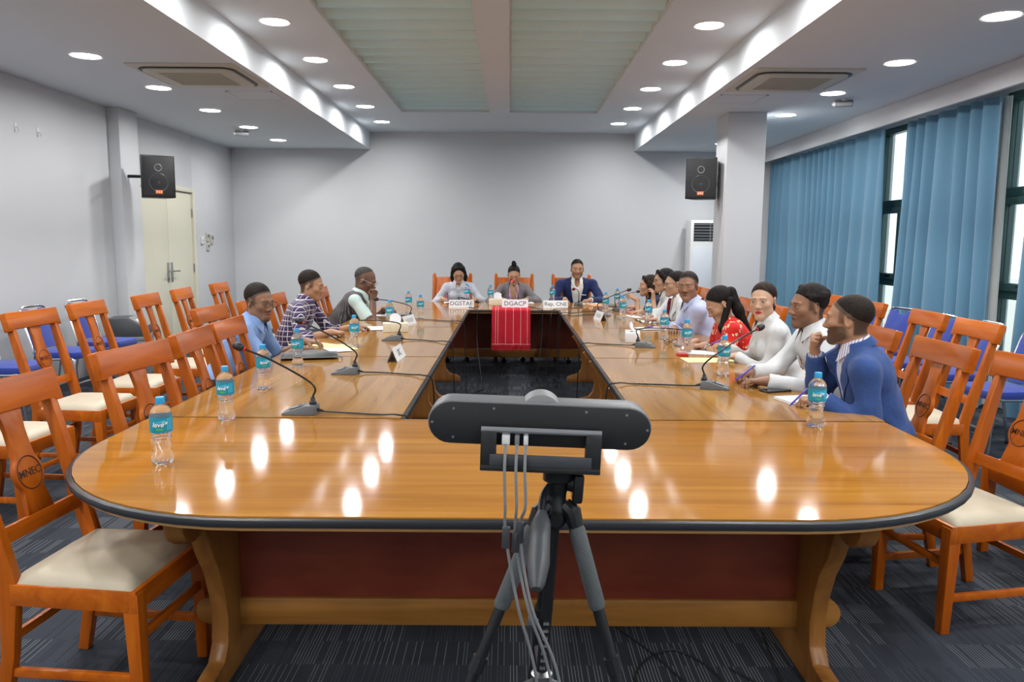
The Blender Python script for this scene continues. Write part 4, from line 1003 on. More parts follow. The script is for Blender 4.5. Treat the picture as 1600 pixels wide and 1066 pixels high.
def nets(F, lo, h):
    s = F < 0; n = F.shape
    C = [(i,j,k) for i in (0,1) for j in (0,1) for k in (0,1)]
    cnt = sum(s[i:n[0]-1+i, j:n[1]-1+j, k:n[2]-1+k].astype(np.int8) for i,j,k in C)
    act = (cnt > 0) & (cnt < 8); I = np.argwhere(act); idx = np.full(act.shape,-1); idx[act] = np.arange(len(I))
    vals = np.stack([F[I[:,0]+i, I[:,1]+j, I[:,2]+k] for i,j,k in C],1)
    P = np.zeros((len(I),3)); W_ = np.zeros(len(I)); Cn = np.array(C,float)
    for a in range(8):
        for b in range(a+1,8):
            if np.abs(Cn[a]-Cn[b]).sum() != 1: continue
            fa, fb = vals[:,a], vals[:,b]; m_ = (fa < 0) != (fb < 0)
            t_ = np.where(m_, fa/np.where(m_, fa-fb, 1), 0)
            P += m_[:,None]*(Cn[a]+t_[:,None]*(Cn[b]-Cn[a])); W_ += m_
    P = (P/W_[:,None]+I)*h+lo
    faces = []
    for d in range(3):
        e, g = (d+1)%3, (d+2)%3
        A = [slice(None)]*3; B = [slice(None)]*3; A[d] = slice(0,-1); B[d] = slice(1,None)
        ch = s[tuple(A)] != s[tuple(B)]; q = np.argwhere(ch)
        q = q[(q[:,e] > 0)&(q[:,g] > 0)&(q[:,e] < n[e]-1)&(q[:,g] < n[g]-1)]
        def cell(de, dg): r_ = q.copy(); r_[:,e] -= de; r_[:,g] -= dg; return idx[r_[:,0],r_[:,1],r_[:,2]]
        f = np.stack([cell(1,1),cell(0,1),cell(0,0),cell(1,0)],1)
        fl = ~s[q[:,0],q[:,1],q[:,2]]; f[fl] = f[fl][:,::-1]; faces.append(f)
    return P, np.concatenate(faces)
def np_mesh(name, parts, mats, root_inv=None, cols=None, smooth=True):
    """parts = [(verts, quads)]; joined into one mesh"""
    vs = []; fs = []; o = 0
    for v, f in parts: vs.append(v); fs.append(f+o); o += len(v)
    v = np.concatenate(vs); f = np.concatenate(fs)
    if root_inv is not None: v = (v-root_inv[1])@root_inv[0]
    me = bpy.data.meshes.new(name); me.vertices.add(len(v)); me.vertices.foreach_set('co', v.ravel())
    me.loops.add(f.size); me.loops.foreach_set('vertex_index', f.ravel().astype(np.int32))
    me.polygons.add(len(f)); me.polygons.foreach_set('loop_start', np.arange(0,f.size,4,dtype=np.int32)); me.polygons.foreach_set('loop_total', np.full(len(f),4,dtype=np.int32))
    me.update(calc_edges=True); me.validate()
    if smooth: me.polygons.foreach_set('use_smooth', np.ones(len(f),bool))
    if cols is not None:
        at_ = me.color_attributes.new('Col','FLOAT_COLOR','POINT'); at_.data.foreach_set('color', np.concatenate([cols, np.ones((len(cols),1))],1).ravel())
    for k in (mats if isinstance(mats,(list,tuple)) else [mats]): me.materials.append(k)
    return me
def vnormals(v, f):
    n = np.cross(v[f[:,2]]-v[f[:,0]], v[f[:,3]]-v[f[:,1]]); out = np.zeros_like(v)
    for i in range(4): np.add.at(out, f[:,i], n)
    return out/np.maximum(np.linalg.norm(out,axis=1,keepdims=True),1e-9)
def wrinkle(v, f, amp, seed, scale=1.0):
    r_ = np.random.RandomState(seed); d = np.zeros(len(v))
    for k in range(7):
        w_ = r_.normal(size=3); w_ = w_/np.linalg.norm(w_)*r_.uniform(22,60)*scale; w_[2] *= 1.3
        d += np.sin(v@w_+r_.uniform(0,6.28)+1.5*np.sin(v@r_.normal(size=3)*9))/(1+.35*k)
    d = np.sign(d)*np.abs(d)**.8
    return v+vnormals(v,f)*(amp*d/2.2)[:,None]

def skin_mat():
    Mt = bpy.data.materials.new('skin'); Mt.use_nodes = True; nt = Mt.node_tree; b = nt.nodes['Principled BSDF']
    a = nt.nodes.new('ShaderNodeVertexColor'); a.layer_name = 'Col'; nt.links.new(a.outputs[0], b.inputs['Base Color'])
    b.inputs['Roughness'].default_value = .48; b.inputs['Specular IOR Level'].default_value = .4
    return Mt
M['skin'] = skin_mat()
M['eye_white'] = mat('eye_white',(.50,.46,.42),.3); M['iris'] = mat('dark_iris',(.012,.007,.005),.15)
def hair_mat(name, c, c2, sc=(60,60,8)):
    return mat(name, c, .62, spec=.18, noise=(1.0, c2, sc), bump=(170,.18))
M['hair_black'] = hair_mat('black_hair',(.006,.005,.005),(.014,.011,.010)); M['hair_brown'] = hair_mat('dark_brown_hair',(.010,.006,.005),(.035,.018,.011))
M['hair_grey'] = hair_mat('greying_hair',(.02,.018,.017),(.09,.085,.08),(160,160,160)); M['hair_short'] = hair_mat('cropped_hair',(.010,.007,.006),(.028,.020,.016),(160,160,160))
M['glassrim'] = mat('spectacle_frame',(.05,.04,.04),.3); M['lens'] = mat('spectacle_lens',(.95,.97,1),.03,trans=1,ior=1.02)

def cloth_mat(name, kind, c, c2=(1,1,1), c3=None, p=.03, rough=.8):
    Mt = bpy.data.materials.new(name); Mt.use_nodes = True; nt = Mt.node_tree; b = nt.nodes['Principled BSDF']; N = nt.nodes.new; L = nt.links.new
    b.inputs['Roughness'].default_value = rough; b.inputs['Specular IOR Level'].default_value = .25; b.inputs['Sheen Weight'].default_value = .1
    tc = N('ShaderNodeTexCoord'); sp = N('ShaderNodeSeparateXYZ'); L(tc.outputs['Object'], sp.inputs[0])
    def mth(op, a, b_=None):
        n = N('ShaderNodeMath'); n.operation = op
        for i, q in enumerate((a, b_)):
            if q is None: continue
            if isinstance(q,(int,float)): n.inputs[i].default_value = q
            else: L(q, n.inputs[i])
        return n.outputs[0]
    def mix(f, a, b_):
        m_ = N('ShaderNodeMix'); m_.data_type = 'RGBA'; L(f, m_.inputs['Factor'])
        for k, q in (('A',a),('B',b_)):
            if isinstance(q, tuple): m_.inputs[k].default_value = (*q,1)
            else: L(q, m_.inputs[k])
        return m_.outputs['Result']
    def band(co, per, w_, off=0.0): return mth('LESS_THAN', mth('FRACT', mth('ADD', mth('DIVIDE', co, per), off)), w_)
    x, y, z = sp.outputs; xy = mth('ADD', x, mth('MULTIPLY', y, .8))
    if kind == 'plain':
        nz = N('ShaderNodeTexNoise'); nz.inputs['Scale'].default_value = 9; L(tc.outputs['Object'], nz.inputs['Vector']); col = mix(nz.outputs[0], c, c2)
    elif kind == 'stripe': col = mix(band(xy, p, .38), c, c2)
    elif kind == 'plaid':
        a = mix(band(xy, p, .5), c, c3); a = mix(mth('MULTIPLY', band(z, p, .5, .2), .5), a, (.03,.015,.07)); a = mix(mth('MULTIPLY', band(xy, p, .16, .3), .8), a, c2); col = mix(mth('MULTIPLY', band(z, p, .16, .35), .8), a, c2)
    elif kind == 'vest':
        nz = N('ShaderNodeTexNoise'); nz.inputs['Scale'].default_value = 1; mp = N('ShaderNodeMapping'); mp.inputs['Scale'].default_value = (70,70,9); L(tc.outputs['Object'], mp.inputs[0]); L(mp.outputs[0], nz.inputs['Vector'])
        a = mix(band(xy, p, .42), c, c2); col = mix(mth('MULTIPLY', mth('GREATER_THAN', nz.outputs[0], .56), .55), a, c3)
    else:                                             # floral / speckled print
        vo = N('ShaderNodeTexVoronoi'); vo.inputs['Scale'].default_value = 1/p; L(tc.outputs['Object'], vo.inputs['Vector'])
        nz = N('ShaderNodeTexNoise'); nz.inputs['Scale'].default_value = 3/p; nz.inputs['Detail'].default_value = 3; L(tc.outputs['Object'], nz.inputs['Vector'])
        n2 = N('ShaderNodeTexNoise'); n2.inputs['Scale'].default_value = .45/p; L(tc.outputs['Object'], n2.inputs['Vector'])
        spot = mth('MULTIPLY', mth('LESS_THAN', mth('ADD', vo.outputs['Distance'], mth('MULTIPLY', nz.outputs[0], .5)), .62), mth('GREATER_THAN', n2.outputs[0], .47 if kind == 'floral' else .3))
        petal = mix(mth('GREATER_THAN', nz.outputs[0], .52), c2, c3 or c2); col = mix(spot, c, petal)
    L(col, b.inputs['Base Color'])
    n3 = N('ShaderNodeTexNoise'); n3.inputs['Scale'].default_value = 16; n3.inputs['Detail'].default_value = 4; bp = N('ShaderNodeBump'); bp.inputs['Strength'].default_value = .35; bp.inputs['Distance'].default_value = .02
    L(tc.outputs['Object'], n3.inputs['Vector']); L(n3.outputs[0], bp.inputs['Height']); L(bp.outputs[0], b.inputs['Normal'])
    return Mt
M['trouser'] = cloth_mat('dark_trousers','plain',(.02,.021,.026),(.028,.03,.036)); M['shoe'] = mat('black_shoe',(.015,.013,.012),.35)

def hand_ops(F, Wp, D, B, side, pose, hs):
    """side +1 right, -1 left.  D = finger direction, B = normal of the back of the hand"""
    fy = nrm(D); fz = nrm(np.asarray(B,float)-fy*np.dot(B,fy)); fx = np.cross(fy,fz); Wp = np.asarray(Wp,float)
    th = -side                                        # thumb side along fx
    def L(x,y,z): return Wp+hs*(fx*x*th+fy*y+fz*z)     # +x = thumb side
    curl = {'flat':(.12,.15,.1),'relax':(.45,.55,.35),'fist':(1.35,1.5,.9),'pen':(.85,.95,.5),'cup':(.6,.5,.3)}[pose]
    k = .010*hs
    F.cone(L(0,-.01,0),L(.0,.03,0),.026*hs,.024*hs,k)
    fing = [(.030,.088,.068,.0090),(.010,.093,.076,.0092),(-.010,.089,.070,.0088),(-.028,.080,.055,.0078)]
    for i,(x,y,ln,r) in enumerate(fing):
        F.cone(L(x*.55,.012,0),L(x,y,.002),.0145*hs,.0115*hs,.014*hs)
        p = np.array((x,y,.002)); a = 0; spread = x*1.3
        for sgm, c in zip((.45,.31,.24), curl):
            a += c*(1+.10*i)
            d = np.array((math.sin(spread)*math.cos(a), math.cos(a)*math.cos(spread), -math.sin(a)))
            q = p+d*ln*sgm; F.cone(L(*p),L(*q),r*hs,r*.90*hs,.004*hs); p = q; r *= .90
    tc_ = {'flat':((.62,.75,-.12),(.35,.93,-.05)),'relax':((.55,.75,-.35),(.15,.9,-.4)),'fist':((.45,.70,-.55),(-.65,.55,-.5)),'pen':((.35,.75,-.55),(-.25,.8,-.5)),'cup':((.75,.6,-.2),(.45,.85,-.25))}[pose]
    p = np.array((.018,.018,-.004)); q = p+nrm(tc_[0])*.050; F.cone(L(*p),L(*q),.0150*hs,.0115*hs,.012*hs); r2 = q+nrm(tc_[1])*.030; F.cone(L(*q),L(*r2),.0112*hs,.0098*hs,.005*hs); e = r2+nrm(np.array(tc_[1])*.7+np.array((-.2,.3,-.1)))*.022; F.cone(L(*r2),L(*e),.0098*hs,.0078*hs,.004*hs)
    return L
def tri_strip(pts_in, pts_out):
    pass

def person(label, H, yaw, lean, head=(0,0,0), hs=1.0, shw=.185, girth=1.0, skin=(.27,.135,.075), hair='short', hmat='hair_black', outfit=None, hands=None, glasses=False, beard=None, lips=None, fem=False, eyes=True, fine=.0040, dress=.0085, twist=0.0, group='people seated around the tables', seed=1, bald=False, loose=None):
    H = V3(*H); f = V3(-math.sin(yaw), math.cos(yaw), 0); sR = V3(math.cos(yaw), math.sin(yaw), 0); U0 = V3(0,0,1)
    root = thing('person', label, 'person', (H[0]-f[0]*lean, H[1]-f[1]*lean, 0), yaw, group)
    inv = (rotz(yaw), V3(H[0]-f[0]*lean, H[1]-f[1]*lean, 0))
    Hm = rotz(yaw+head[0])@rotx(head[1])@roty(head[2])           # columns: right, face, up
    T = lambda x,y,z: H+Hm@(V3(x,y,z)*hs)
    Nb = H-f*.038*hs-U0*.136*hs+Hm@V3(0,-.016,0)
    P = V3(H[0]-f[0]*lean, H[1]-f[1]*lean, .585)
    u = nrm(Nb-P); s = nrm(sR*math.cos(twist)+f*math.sin(twist)); s = nrm(s-u*np.dot(s,u)); fr = np.cross(u,s); L = np.linalg.norm(Nb-P)
    AX = np.stack([s,fr,u])
    hands = hands or {}
    arms = {}
    for sd in (1,-1):
        hd = hands.get(sd)
        if hd is None: hd = (P+s*sd*.16+f*.38+U0*.25, f, U0, 'relax')
        Wr = V3(*hd[0]); Sh = Nb-u*.050+s*sd*shw
        toW = nrm(Wr-Sh); Sh = Sh+toW*.015
        l1, l2 = .285*(.93 if fem else 1), .250*(.93 if fem else 1); d = Wr-Sh; D_l = np.linalg.norm(d)
        if D_l > (l1+l2)*.985: k = D_l/((l1+l2)*.985); l1 *= k; l2 *= k
        a = (l1*l1-l2*l2+D_l*D_l)/(2*D_l); hh = math.sqrt(max(1e-6,l1*l1-a*a))
        pole = V3(*hd[4]) if len(hd) > 4 else (-U0*1.0+s*sd*.45-f*.25)
        dn = d/D_l; pp = nrm(pole-dn*np.dot(pole,dn)); El = Sh+dn*a+pp*hh
        arms[sd] = (Sh, El, Wr, hd)
    of = outfit
    # ---- skin: head, neck, arms and hands, plus the body under the clothes
    fh = Field(fine*hs)
    e = lambda c,r,k=.02,sub=False,ax=None: fh.ell(T(*c), V3(*r)*hs, k*hs, Hm.T if ax is None else ax, sub)
    c = lambda a,b,ra,rb,k=.02,sub=False: fh.cone(T(*a),T(*b),ra*hs,rb*hs,k*hs,sub)
    jw = .92 if fem else 1.0
    e((0,-.018,.034),(.0745,.094,.082)); e((0,.022,-.020),(.063*jw,.068,.088),.03)
    c((-.044*jw,.004,-.060),(0,.062,-.094),.024,.020,.025); c((.044*jw,.004,-.060),(0,.062,-.094),.024,.020,.025)
    e((0,.068,-.096),(.022,.018,.017),.02)
    for q in (-1,1):
        e((q*.040,.055,-.020),(.024,.026,.022),.02)
        e((q*.033,.101,.005),(.0180,.016,.012),.012,True)
        e((q*.0315,.0745,.004),(.0150,.0125,.0120),.006)
        e((q*.0130,.091,-.0345),(.0085,.011,.0075),.006)
        A = (roty(0)@np.eye(3)); e((q*.0745,-.012,-.002),(.007,.018,.031),.006,False,(Hm@rotz(-q*.45)).T)
        e((q*.080,-.010,.000),(.004,.010,.018),.004,True,(Hm@rotz(-q*.45)).T)
        c((q*.012,.083,.024),(q*.042,.074,.022),.0085,.007,.014)
    c((0,.080,.016),(0,.099,-.026),.0085,.0100,.014); e((0,.099,-.0305),(.0120,.0125,.0095),.008)
    c((-.019,.0795,-.060),(.019,.0795,-.060),.007,.007,.006); e((0,.084,-.059),(.014,.008,.0055),.005); c((-.016,.078,-.071),(.016,.078,-.071),.0078,.0078,.006)
    c((0,.076,-.0655),(0,.095,-.0655),.0016,.0016,.004,True); c((-.021,.083,-.0655),(.021,.083,-.0655),.0014,.0014,.004,True)
    nr = .042 if fem else .0525
    fh.cone(T(0,-.026,-.040), Nb+u*.01, nr*hs, (nr+.004)*hs, .03*hs); fh.cone(Nb+u*.01, Nb-u*.05+fr*.01, (nr+.006)*hs, (nr+.03)*hs, .03)
    hv, hf = fh.mesh()
    parts = [(hv,hf)]
    for sd,(Sh,El,Wr,hd) in arms.items():
        fa = Field(.0042 if fine < .006 else .0055)
        ln = np.linalg.norm(Wr-El); long_ = of.get('sleeve','long')
        st = 0 if long_ == 'short' else (.35 if long_ == 'rolled' else .72)
        fat = of.get('arm',1.0)
        p0 = El+(Wr-El)*st; r0 = (.041*(1-st)+.028*st)*fat
        fa.cone(p0,Wr,r0*(.85 if fem else 1),.0265*(.85 if fem else 1)*fat**.5,.02)
        if long_ == 'short': fa.cone(Sh+(El-Sh)*.35,El,.045*fat*(.85 if fem else 1),.041*fat*(.85 if fem else 1),.03)
        hand_ops(fa, Wr, hd[1], hd[2], sd, hd[3], .90 if fem else 1.0)
        parts.append(fa.mesh())
    fb = Field(.016)
    def torso(F, g, k=.05):
        F.ell(P+u*.01,(.165*girth+g,.128*girth+g,.12),k,AX); F.ell(P+u*(.36*L),(.142*girth+g,.112*girth+g,.17),k,AX)
        F.ell(P+u*(.70*L),(.152*(.94 if fem else 1)*min(1.1,girth)+g,.108*min(1.12,girth)+g,.16),k,AX)
        F.ell(P+u*(.85*L),(shw*.78+g,.074+g,.080+g*.5),k,AX)
        if fem:
            for q in (-1,1): F.ell(P+u*(.66*L)+fr*.085+s*q*.065,(.058+g,.052+g,.058+g),k*.8,AX)
        for q in (-1,1):
            F.cone(Nb-u*.045, arms[q][0], .046+g, .045*(.88 if fem else 1)+g, k); F.cone(Nb+u*.008, Nb-u*.050+s*q*.105, .040+g*.6, .040+g, k*.7)
    torso(fb,-.004)
    parts.append(fb.mesh())
    for p_ in parts: pass
    allv = np.concatenate([p_[0] for p_ in parts]); cols = np.tile(np.array(skin),(len(allv),1))
    rs = np.random.RandomState(seed); cols *= (1+.05*np.sin(allv@rs.normal(size=3)*35))[:,None]
    lc = (allv-H)@Hm/hs; nh = len(hv); x_,y_,z_ = np.abs(lc[:nh,0]),lc[:nh,1],lc[:nh,2]
    hc = np.array({'hair_black':(.012,.01,.009),'hair_brown':(.03,.018,.012),'hair_grey':(.06,.052,.048),'hair_short':(.03,.02,.015)}[hmat])
    def paint(mask, col, a=1.0): cols[:nh][mask] = cols[:nh][mask]*(1-a)+np.array(col)*a
    def sm(x, a, b): t_ = np.clip((x-a)/(b-a),0,1); return t_*t_*(3-2*t_)
    def soft(al, col): cols[:nh] = cols[:nh]*(1-al[:,None])+np.array(col)[None,:]*al[:,None]
    lw = .0215*np.sqrt(np.clip(1-((z_+.0655)/.0115)**2,0,1))
    soft(sm(lw-x_,-.001,.003)*(y_ > .060)*.95, lips or (skin[0]*.80,skin[1]*.58,skin[2]*.60))
    bz = .0245-.14*np.maximum(x_-.034,0)-.05*np.maximum(.02-x_,0)
    soft(sm(x_,.008,.014)*sm(-x_,-.052,-.042)*(y_ > .05)*sm(-np.abs(z_-bz),-.0055,-.0025)*(.50 if fem else .68), hc)
    if eyes: soft(sm(x_,.016,.021)*sm(-x_,-.048,-.043)*(y_ > .065)*sm(-np.abs(z_-.0095),-.0040,-.0012)*.55, hc)
    else: soft(sm(x_,.016,.021)*sm(-x_,-.048,-.043)*(y_ > .065)*sm(-np.abs(z_+.0030),-.0042,-.0014)*.8, hc)
    jaw = sm(z_+.090+.42*y_, -.004,.010)                       # above the jaw line
    if beard == 'full':
        al = sm(-z_-.018-.30*np.maximum(y_-.05,0)-.6*np.maximum(.012-y_,0), 0,.018)*jaw*sm(y_,-.030,.018)
        al *= 1-sm(lw+.002-x_,-.002,.002)*(y_ > .06); al *= 1-(x_ < .016)*(z_ > -.046)*(y_ > .06)
        soft(np.minimum(1,al*1.35)*.82, hc*1.1)
    if beard in ('full','goatee','moustache'): soft(sm(-x_,-.030,-.022)*(y_ > .062)*sm(-np.abs(z_+.0495),-.0075,-.0035)*.75, hc*1.4)
    if beard == 'goatee': soft(sm(-x_,-.030,-.020)*(y_ > .04)*sm(-z_,.076,.086)*sm(z_,-.122,-.112)*.7, hc*1.5)
    if beard == 'stubble': soft(sm(-z_,.03,.055)*sm(y_,.0,.03)*jaw*.28, hc*2.0)
    if hair in ('short','bald','crop','curly'):
        a1 = sm(-(.612*(y_-.080)-.79*(z_-.080)),.001,.007)*(y_ < .09)
        if hair == 'bald': a1 = sm(-(.68*(y_-.020)-.73*(z_-.096)),.0,.007)
        a2 = sm(y_,.002,.010)*sm(-y_,-.038+.0*y_,-.026)*sm(z_,-.022,-.008)*sm(-z_,-.07,-.05)*(x_ > .05)       # sideburns
        a3 = sm(-y_,.028,.040)*sm(z_,-.078,-.060)                                                            # nape
        soft(np.maximum(np.maximum(a1,a2*.75),a3)*(.88 if hair != 'bald' else .7), hc*1.25)
    if hair in ('tied','bun','pony'): soft(sm(-(.76*(y_-.066)-.65*(z_-.086)),-.010,.004)*sm(z_,-.06,-.04)*(np.abs(lc[:nh,0]) < .072)*.9, hc)
    if hair in ('long','bob'): soft(sm(-(.878*(y_-.070)-.477*(z_-.080)),-.004,.004)*sm(z_,-.06,-.04)*(x_ < .09)*(np.abs(lc[:nh,0]) < .072)*.9, hc)
    body = bpy.data.objects.new('body', np_mesh('body', parts, M['skin'], inv, cols)); COL.objects.link(body); body.parent = root
    # eyes
    if eyes:
        ey = MB(); gz = 0.0
        for q in (-1,1):
            ey.sph((q*.0315,.0845,.0035),1,12,sc=(.0112,.0042,.0046)); ey.sph((q*.0315,.0866,.0038),1,10,mi=1,sc=(.0056,.0030,.0047))
        vv = [tuple((np.array(v_)*hs)@Hm.T+H) for v_ in ey.v]; ey.v = [tuple((V3(*v_)-inv[1])@inv[0]) for v_ in vv]
        ey.build('eyes', [M['eye_white'],M['iris']], root, smooth=80)
    # ---- hair
    hm_ = M[hmat]; fH = Field(.006*hs)
    eh = lambda c_,r_,k=.02,sub=False: fH.ell(T(*c_),V3(*r_)*hs,k*hs,Hm.T,sub)
    ch_ = lambda a,b,ra,rb,k=.02,sub=False: fH.cone(T(*a),T(*b),ra*hs,rb*hs,k*hs,sub)
    def cut(y,z,ny,nz): fH.half(T(0,y,z), Hm@V3(0,ny,nz))
    if hair == 'short':
        eh((0,-.0255,.0435),(.0758,.0945,.0840)); cut(.080,.080,.612,-.79)
    elif hair == 'curly':
        eh((0,-.026,.046),(.079,.097,.089));
        for k in range(26):
            a = k*2.4; zz = .03+.09*((k*.37)%1); r_ = math.sqrt(max(0,1-((zz-.042)/.094)**2)); eh((.074*r_*math.cos(a),-.028+.090*r_*math.sin(a),zz),(.015,.015,.013),.012)
        cut(.078,.082,.612,-.79)
    elif hair == 'crop':
        eh((0,-.0225,.0390),(.0750,.0938,.0826)); cut(.078,.084,.612,-.79)
    elif hair == 'bald':
        eh((0,-.0190,.0355),(.0764,.0958,.0838)); cut(.020,.096,.68,-.73)
    elif hair in ('long','tied','bun','pony','bob'):
        eh((0,-.0260,.0420),(.0785,.0975,.0860)); cut(*((.070,.080,.878,-.477) if hair in ('long','bob') else (.066,.086,.76,-.65)))
    if hair in ('long','bob'):
        for q in (-1,1):
            ch_((q*.010,.058,.098),(q*.058,.044,.062),.014,.017,.02); ch_((q*.058,.044,.062),(q*.078,.012,.004),.017,.011,.02)
    gH = [fH.mesh()]
    if hair in ('long','bob'):
        fl_ = Field(.007*hs); n_ = -.20 if hair == 'long' else -.115
        el2 = lambda a,b,ra,rb,k=.03: fl_.cone(T(*a),T(*b),ra*hs,rb*hs,k*hs)
        for q in (-1,1): el2((q*.070,-.005,.04),(q*.078,-.012,-.06),.022,.026); el2((q*.078,-.012,-.06),(q*.072,-.015+.02*(loose or 0),n_),.026,.016); el2((q*.045,-.075,.02),(q*.055,-.070,n_+.01),.045,.030); el2((q*.055,.045,.085),(q*.076,.012,.0),.016,.018)
        el2((0,-.08,.02),(0,-.082,n_),.05,.035)
        gH.append(fl_.mesh())
    if hair == 'bun':
        fl_ = Field(.006*hs); fl_.ell(T(0,-.02,.142),V3(.030,.030,.030)*hs,.02,Hm.T).ell(T(0.004,-.022,.168),V3(.022,.022,.020)*hs,.02,Hm.T).cone(T(0,-.02,.11),T(0,-.02,.14),.026*hs,.022*hs,.02); gH.append(fl_.mesh())
    if hair == 'pony':
        fl_ = Field(.007*hs); fl_.ell(T(0,-.115,.03),V3(.030,.030,.030)*hs,.02,Hm.T)
        base = T(0,-.125,.02); sgn = loose or 1
        p1 = Nb-fr*.115+u*.03+s*sgn*.02; fl_.cone(base,p1,.034,.036,.03).cone(p1,Nb-fr*.10-u*.16+s*sgn*.03,.036,.024,.03)
        q0 = T(sgn*.060,-.06,.0); q1 = Nb+s*sgn*.075+fr*.055-u*.01; q2 = q1+fr*.055-u*.16-s*sgn*.01; fl_.cone(q0,q1,.026,.023,.03).cone(q1,q2,.023,.010,.03)
        gH.append(fl_.mesh())
        fl_ = None
    if hair == 'tied':
        fl_ = Field(.007*hs); fl_.ell(T(0,-.105,-.045),V3(.040,.035,.040)*hs,.03,Hm.T).cone(T(0,-.09,.0),T(0,-.10,-.05),.055*hs,.035*hs,.03); gH.append(fl_.mesh())
    gH = [g for g in gH if len(g[0])]
    ho = bpy.data.objects.new('hair', np_mesh('hair', gH, hm_, inv)); COL.objects.link(ho); ho.parent = root
    # ---- clothes
    def local(v): return tuple((np.asarray(v)-inv[1])@inv[0])
    def sleeve(F, g, mode, k=.04, loose_=1.0):
        for sd,(Sh,El,Wr,hd) in arms.items():
            w_ = (.88 if fem else 1.0)*of.get('arm',1.0)**.6
            if mode == 'short':
                E2 = Sh+(El-Sh)*.80; F.cone(Sh,E2,(.047*w_+g),(.058*w_*loose_+g),k,cap=True)
            else:
                en = {'long':.97,'rolled':.42}[mode]; W2 = El+(Wr-El)*en
                F.cone(Sh,El,.046*w_+g,.042*w_+g,k); F.cone(El,W2,.042*w_+g,(.035 if mode == 'long' else .045)*w_+g*.9,k,cap=True)
    def garment(name, mt, g, mode, openv=None, hollow=True, amp=.004, low=None, vest=False):
        F = Field(dress); torso(F, g)
        if mode: sleeve(F, g, mode)
        if low: F.half(P-u*.06, -u)
        F.cone(Nb+u*.020+fr*.004, H, .056*hs+g*.3, .075*hs, .012, True)
        if openv:            # front opening: (top half width, depth along the torso, bottom width)
            w0, dl, w1 = openv
            for q in (0,):
                t0 = Nb+fr*(.095)+u*.01; t1 = Nb+fr*(.145+g)-u*dl
                F.cone(t0,t1,w0,w1,.010,True)
        v,fc = F.mesh(); v = wrinkle(v, fc, amp, seed+len(name))
        me = np_mesh(name,[(v,fc)],mt,inv); o = bpy.data.objects.new(name, me); COL.objects.link(o); o.parent = root
        return o, v, fc
    def collar(mt, r0=.064, open_=.45, hgt=.036, drop_=.050, name='collar', back_only=False):
        C = Nb+u*.026+fr*.006; m_ = MB(); n_ = 28; rings = []
        for j in range(n_+1):
            th_ = open_+(2*PI-2*open_)*j/n_; fc_ = math.cos(th_); e_ = max(0,(fc_-.1)/.9)**2
            dr = fr*math.cos(th_)*1.06+s*math.sin(th_)
            base = C+dr*(r0+.004)*hs-u*(.040+.012*e_); top = C+dr*(r0-.004)*hs+u*(hgt*(1-.45*e_))+(-fr*.006)
            mid = C+dr*(r0+.006)*hs+u*(hgt*(1-.5*e_)-.004); out = C+dr*(r0+.026+.016*e_)*hs-u*(.010+drop_*e_)+fr*.016*e_
            rings.append([base,top,mid,out,out-dr*.003+u*.001,mid-dr*.004-u*.004,base-dr*.001])
        k_ = len(rings[0]); vs = [local(p) for r_ in rings for p in r_]
        fs = [(i*k_+a,i*k_+a+1,(i+1)*k_+a+1,(i+1)*k_+a) for i in range(n_) for a in range(k_-1)]
        return MB().add(vs,fs).build(name, mt, root, smooth=50)
    def on_surface(bvh, sx, dn_, off=.004):
        """point of a garment's front at sideways sx, dn_ below the neck"""
        o_ = Nb+s*sx-u*dn_+fr*.5; hit = bvh.ray_cast(Vector(o_), Vector(-fr), 1.0)
        q = np.array(hit[0]) if hit[0] is not None else Nb+s*sx-u*dn_+fr*.12
        dp = np.dot(q-Nb,fr)
        if dp > .175: q = q-fr*(dp-.135)          # an arm is in the way
        return q+fr*off
    def strip(bvh, edge, name, mt, off=.005, th_=.004):
        """edge = list of (sx_inner, sx_outer, down)"""
        m_ = MB(); A_ = []; 
        for a,b,dn_ in edge:
            A_.append([local(on_surface(bvh,a+(b-a)*t_,dn_,off)) for t_ in (0,.33,.66,1)])
        n_ = len(A_)
        frl = (fr)@inv[0]
        vs = [p for r_ in A_ for p in r_]; v2 = [tuple(np.array(p)-np.array(frl)*th_) for p in vs]
        fs = [(i*4+a,i*4+a+1,i*4+a+5,i*4+a+4) for i in range(n_-1) for a in range(3)]
        N_ = len(vs); fs2 = [tuple(N_+q for q in f_[::-1]) for f_ in fs]
        sd_ = []
        for i in range(n_-1): sd_ += [(i*4,i*4+4,N_+i*4+4,N_+i*4),(i*4+3,N_+i*4+3,N_+i*4+7,i*4+7)]
        for a in range(3): sd_ += [(a,N_+a,N_+a+1,a+1),((n_-1)*4+a,(n_-1)*4+a+1,N_+(n_-1)*4+a+1,N_+(n_-1)*4+a)]
        return m_.add(vs+v2, fs+fs2+sd_).build(name, mt, root, smooth=60)
    sl_ = of.get('sleeve','long'); mt = of['mat']
    kind = of['kind']
    outer = None
    if kind in ('jacket','vest'):
        so,sv,sf_ = garment('shirt' if not of.get('top') else 'top', of['inner'], .004, 'short' if kind == 'vest' else None, (.040,.10,.012) if not of.get('top') else (.060,.15,.03), amp=.002)
        outer = garment('jacket' if kind == 'jacket' else 'vest', mt, .014, 'long' if kind == 'jacket' else None, of.get('v',(.074,.30,.022)), amp=.0045)
    else:
        outer = garment(of.get('name','shirt'), mt, .006, sl_, of.get('v',(.034,.09,.008)), amp=of.get('amp',.0045))
    bvh = BVHTree.FromPolygons([Vector(v_) for v_ in outer[1]], [tuple(q) for q in outer[2]])
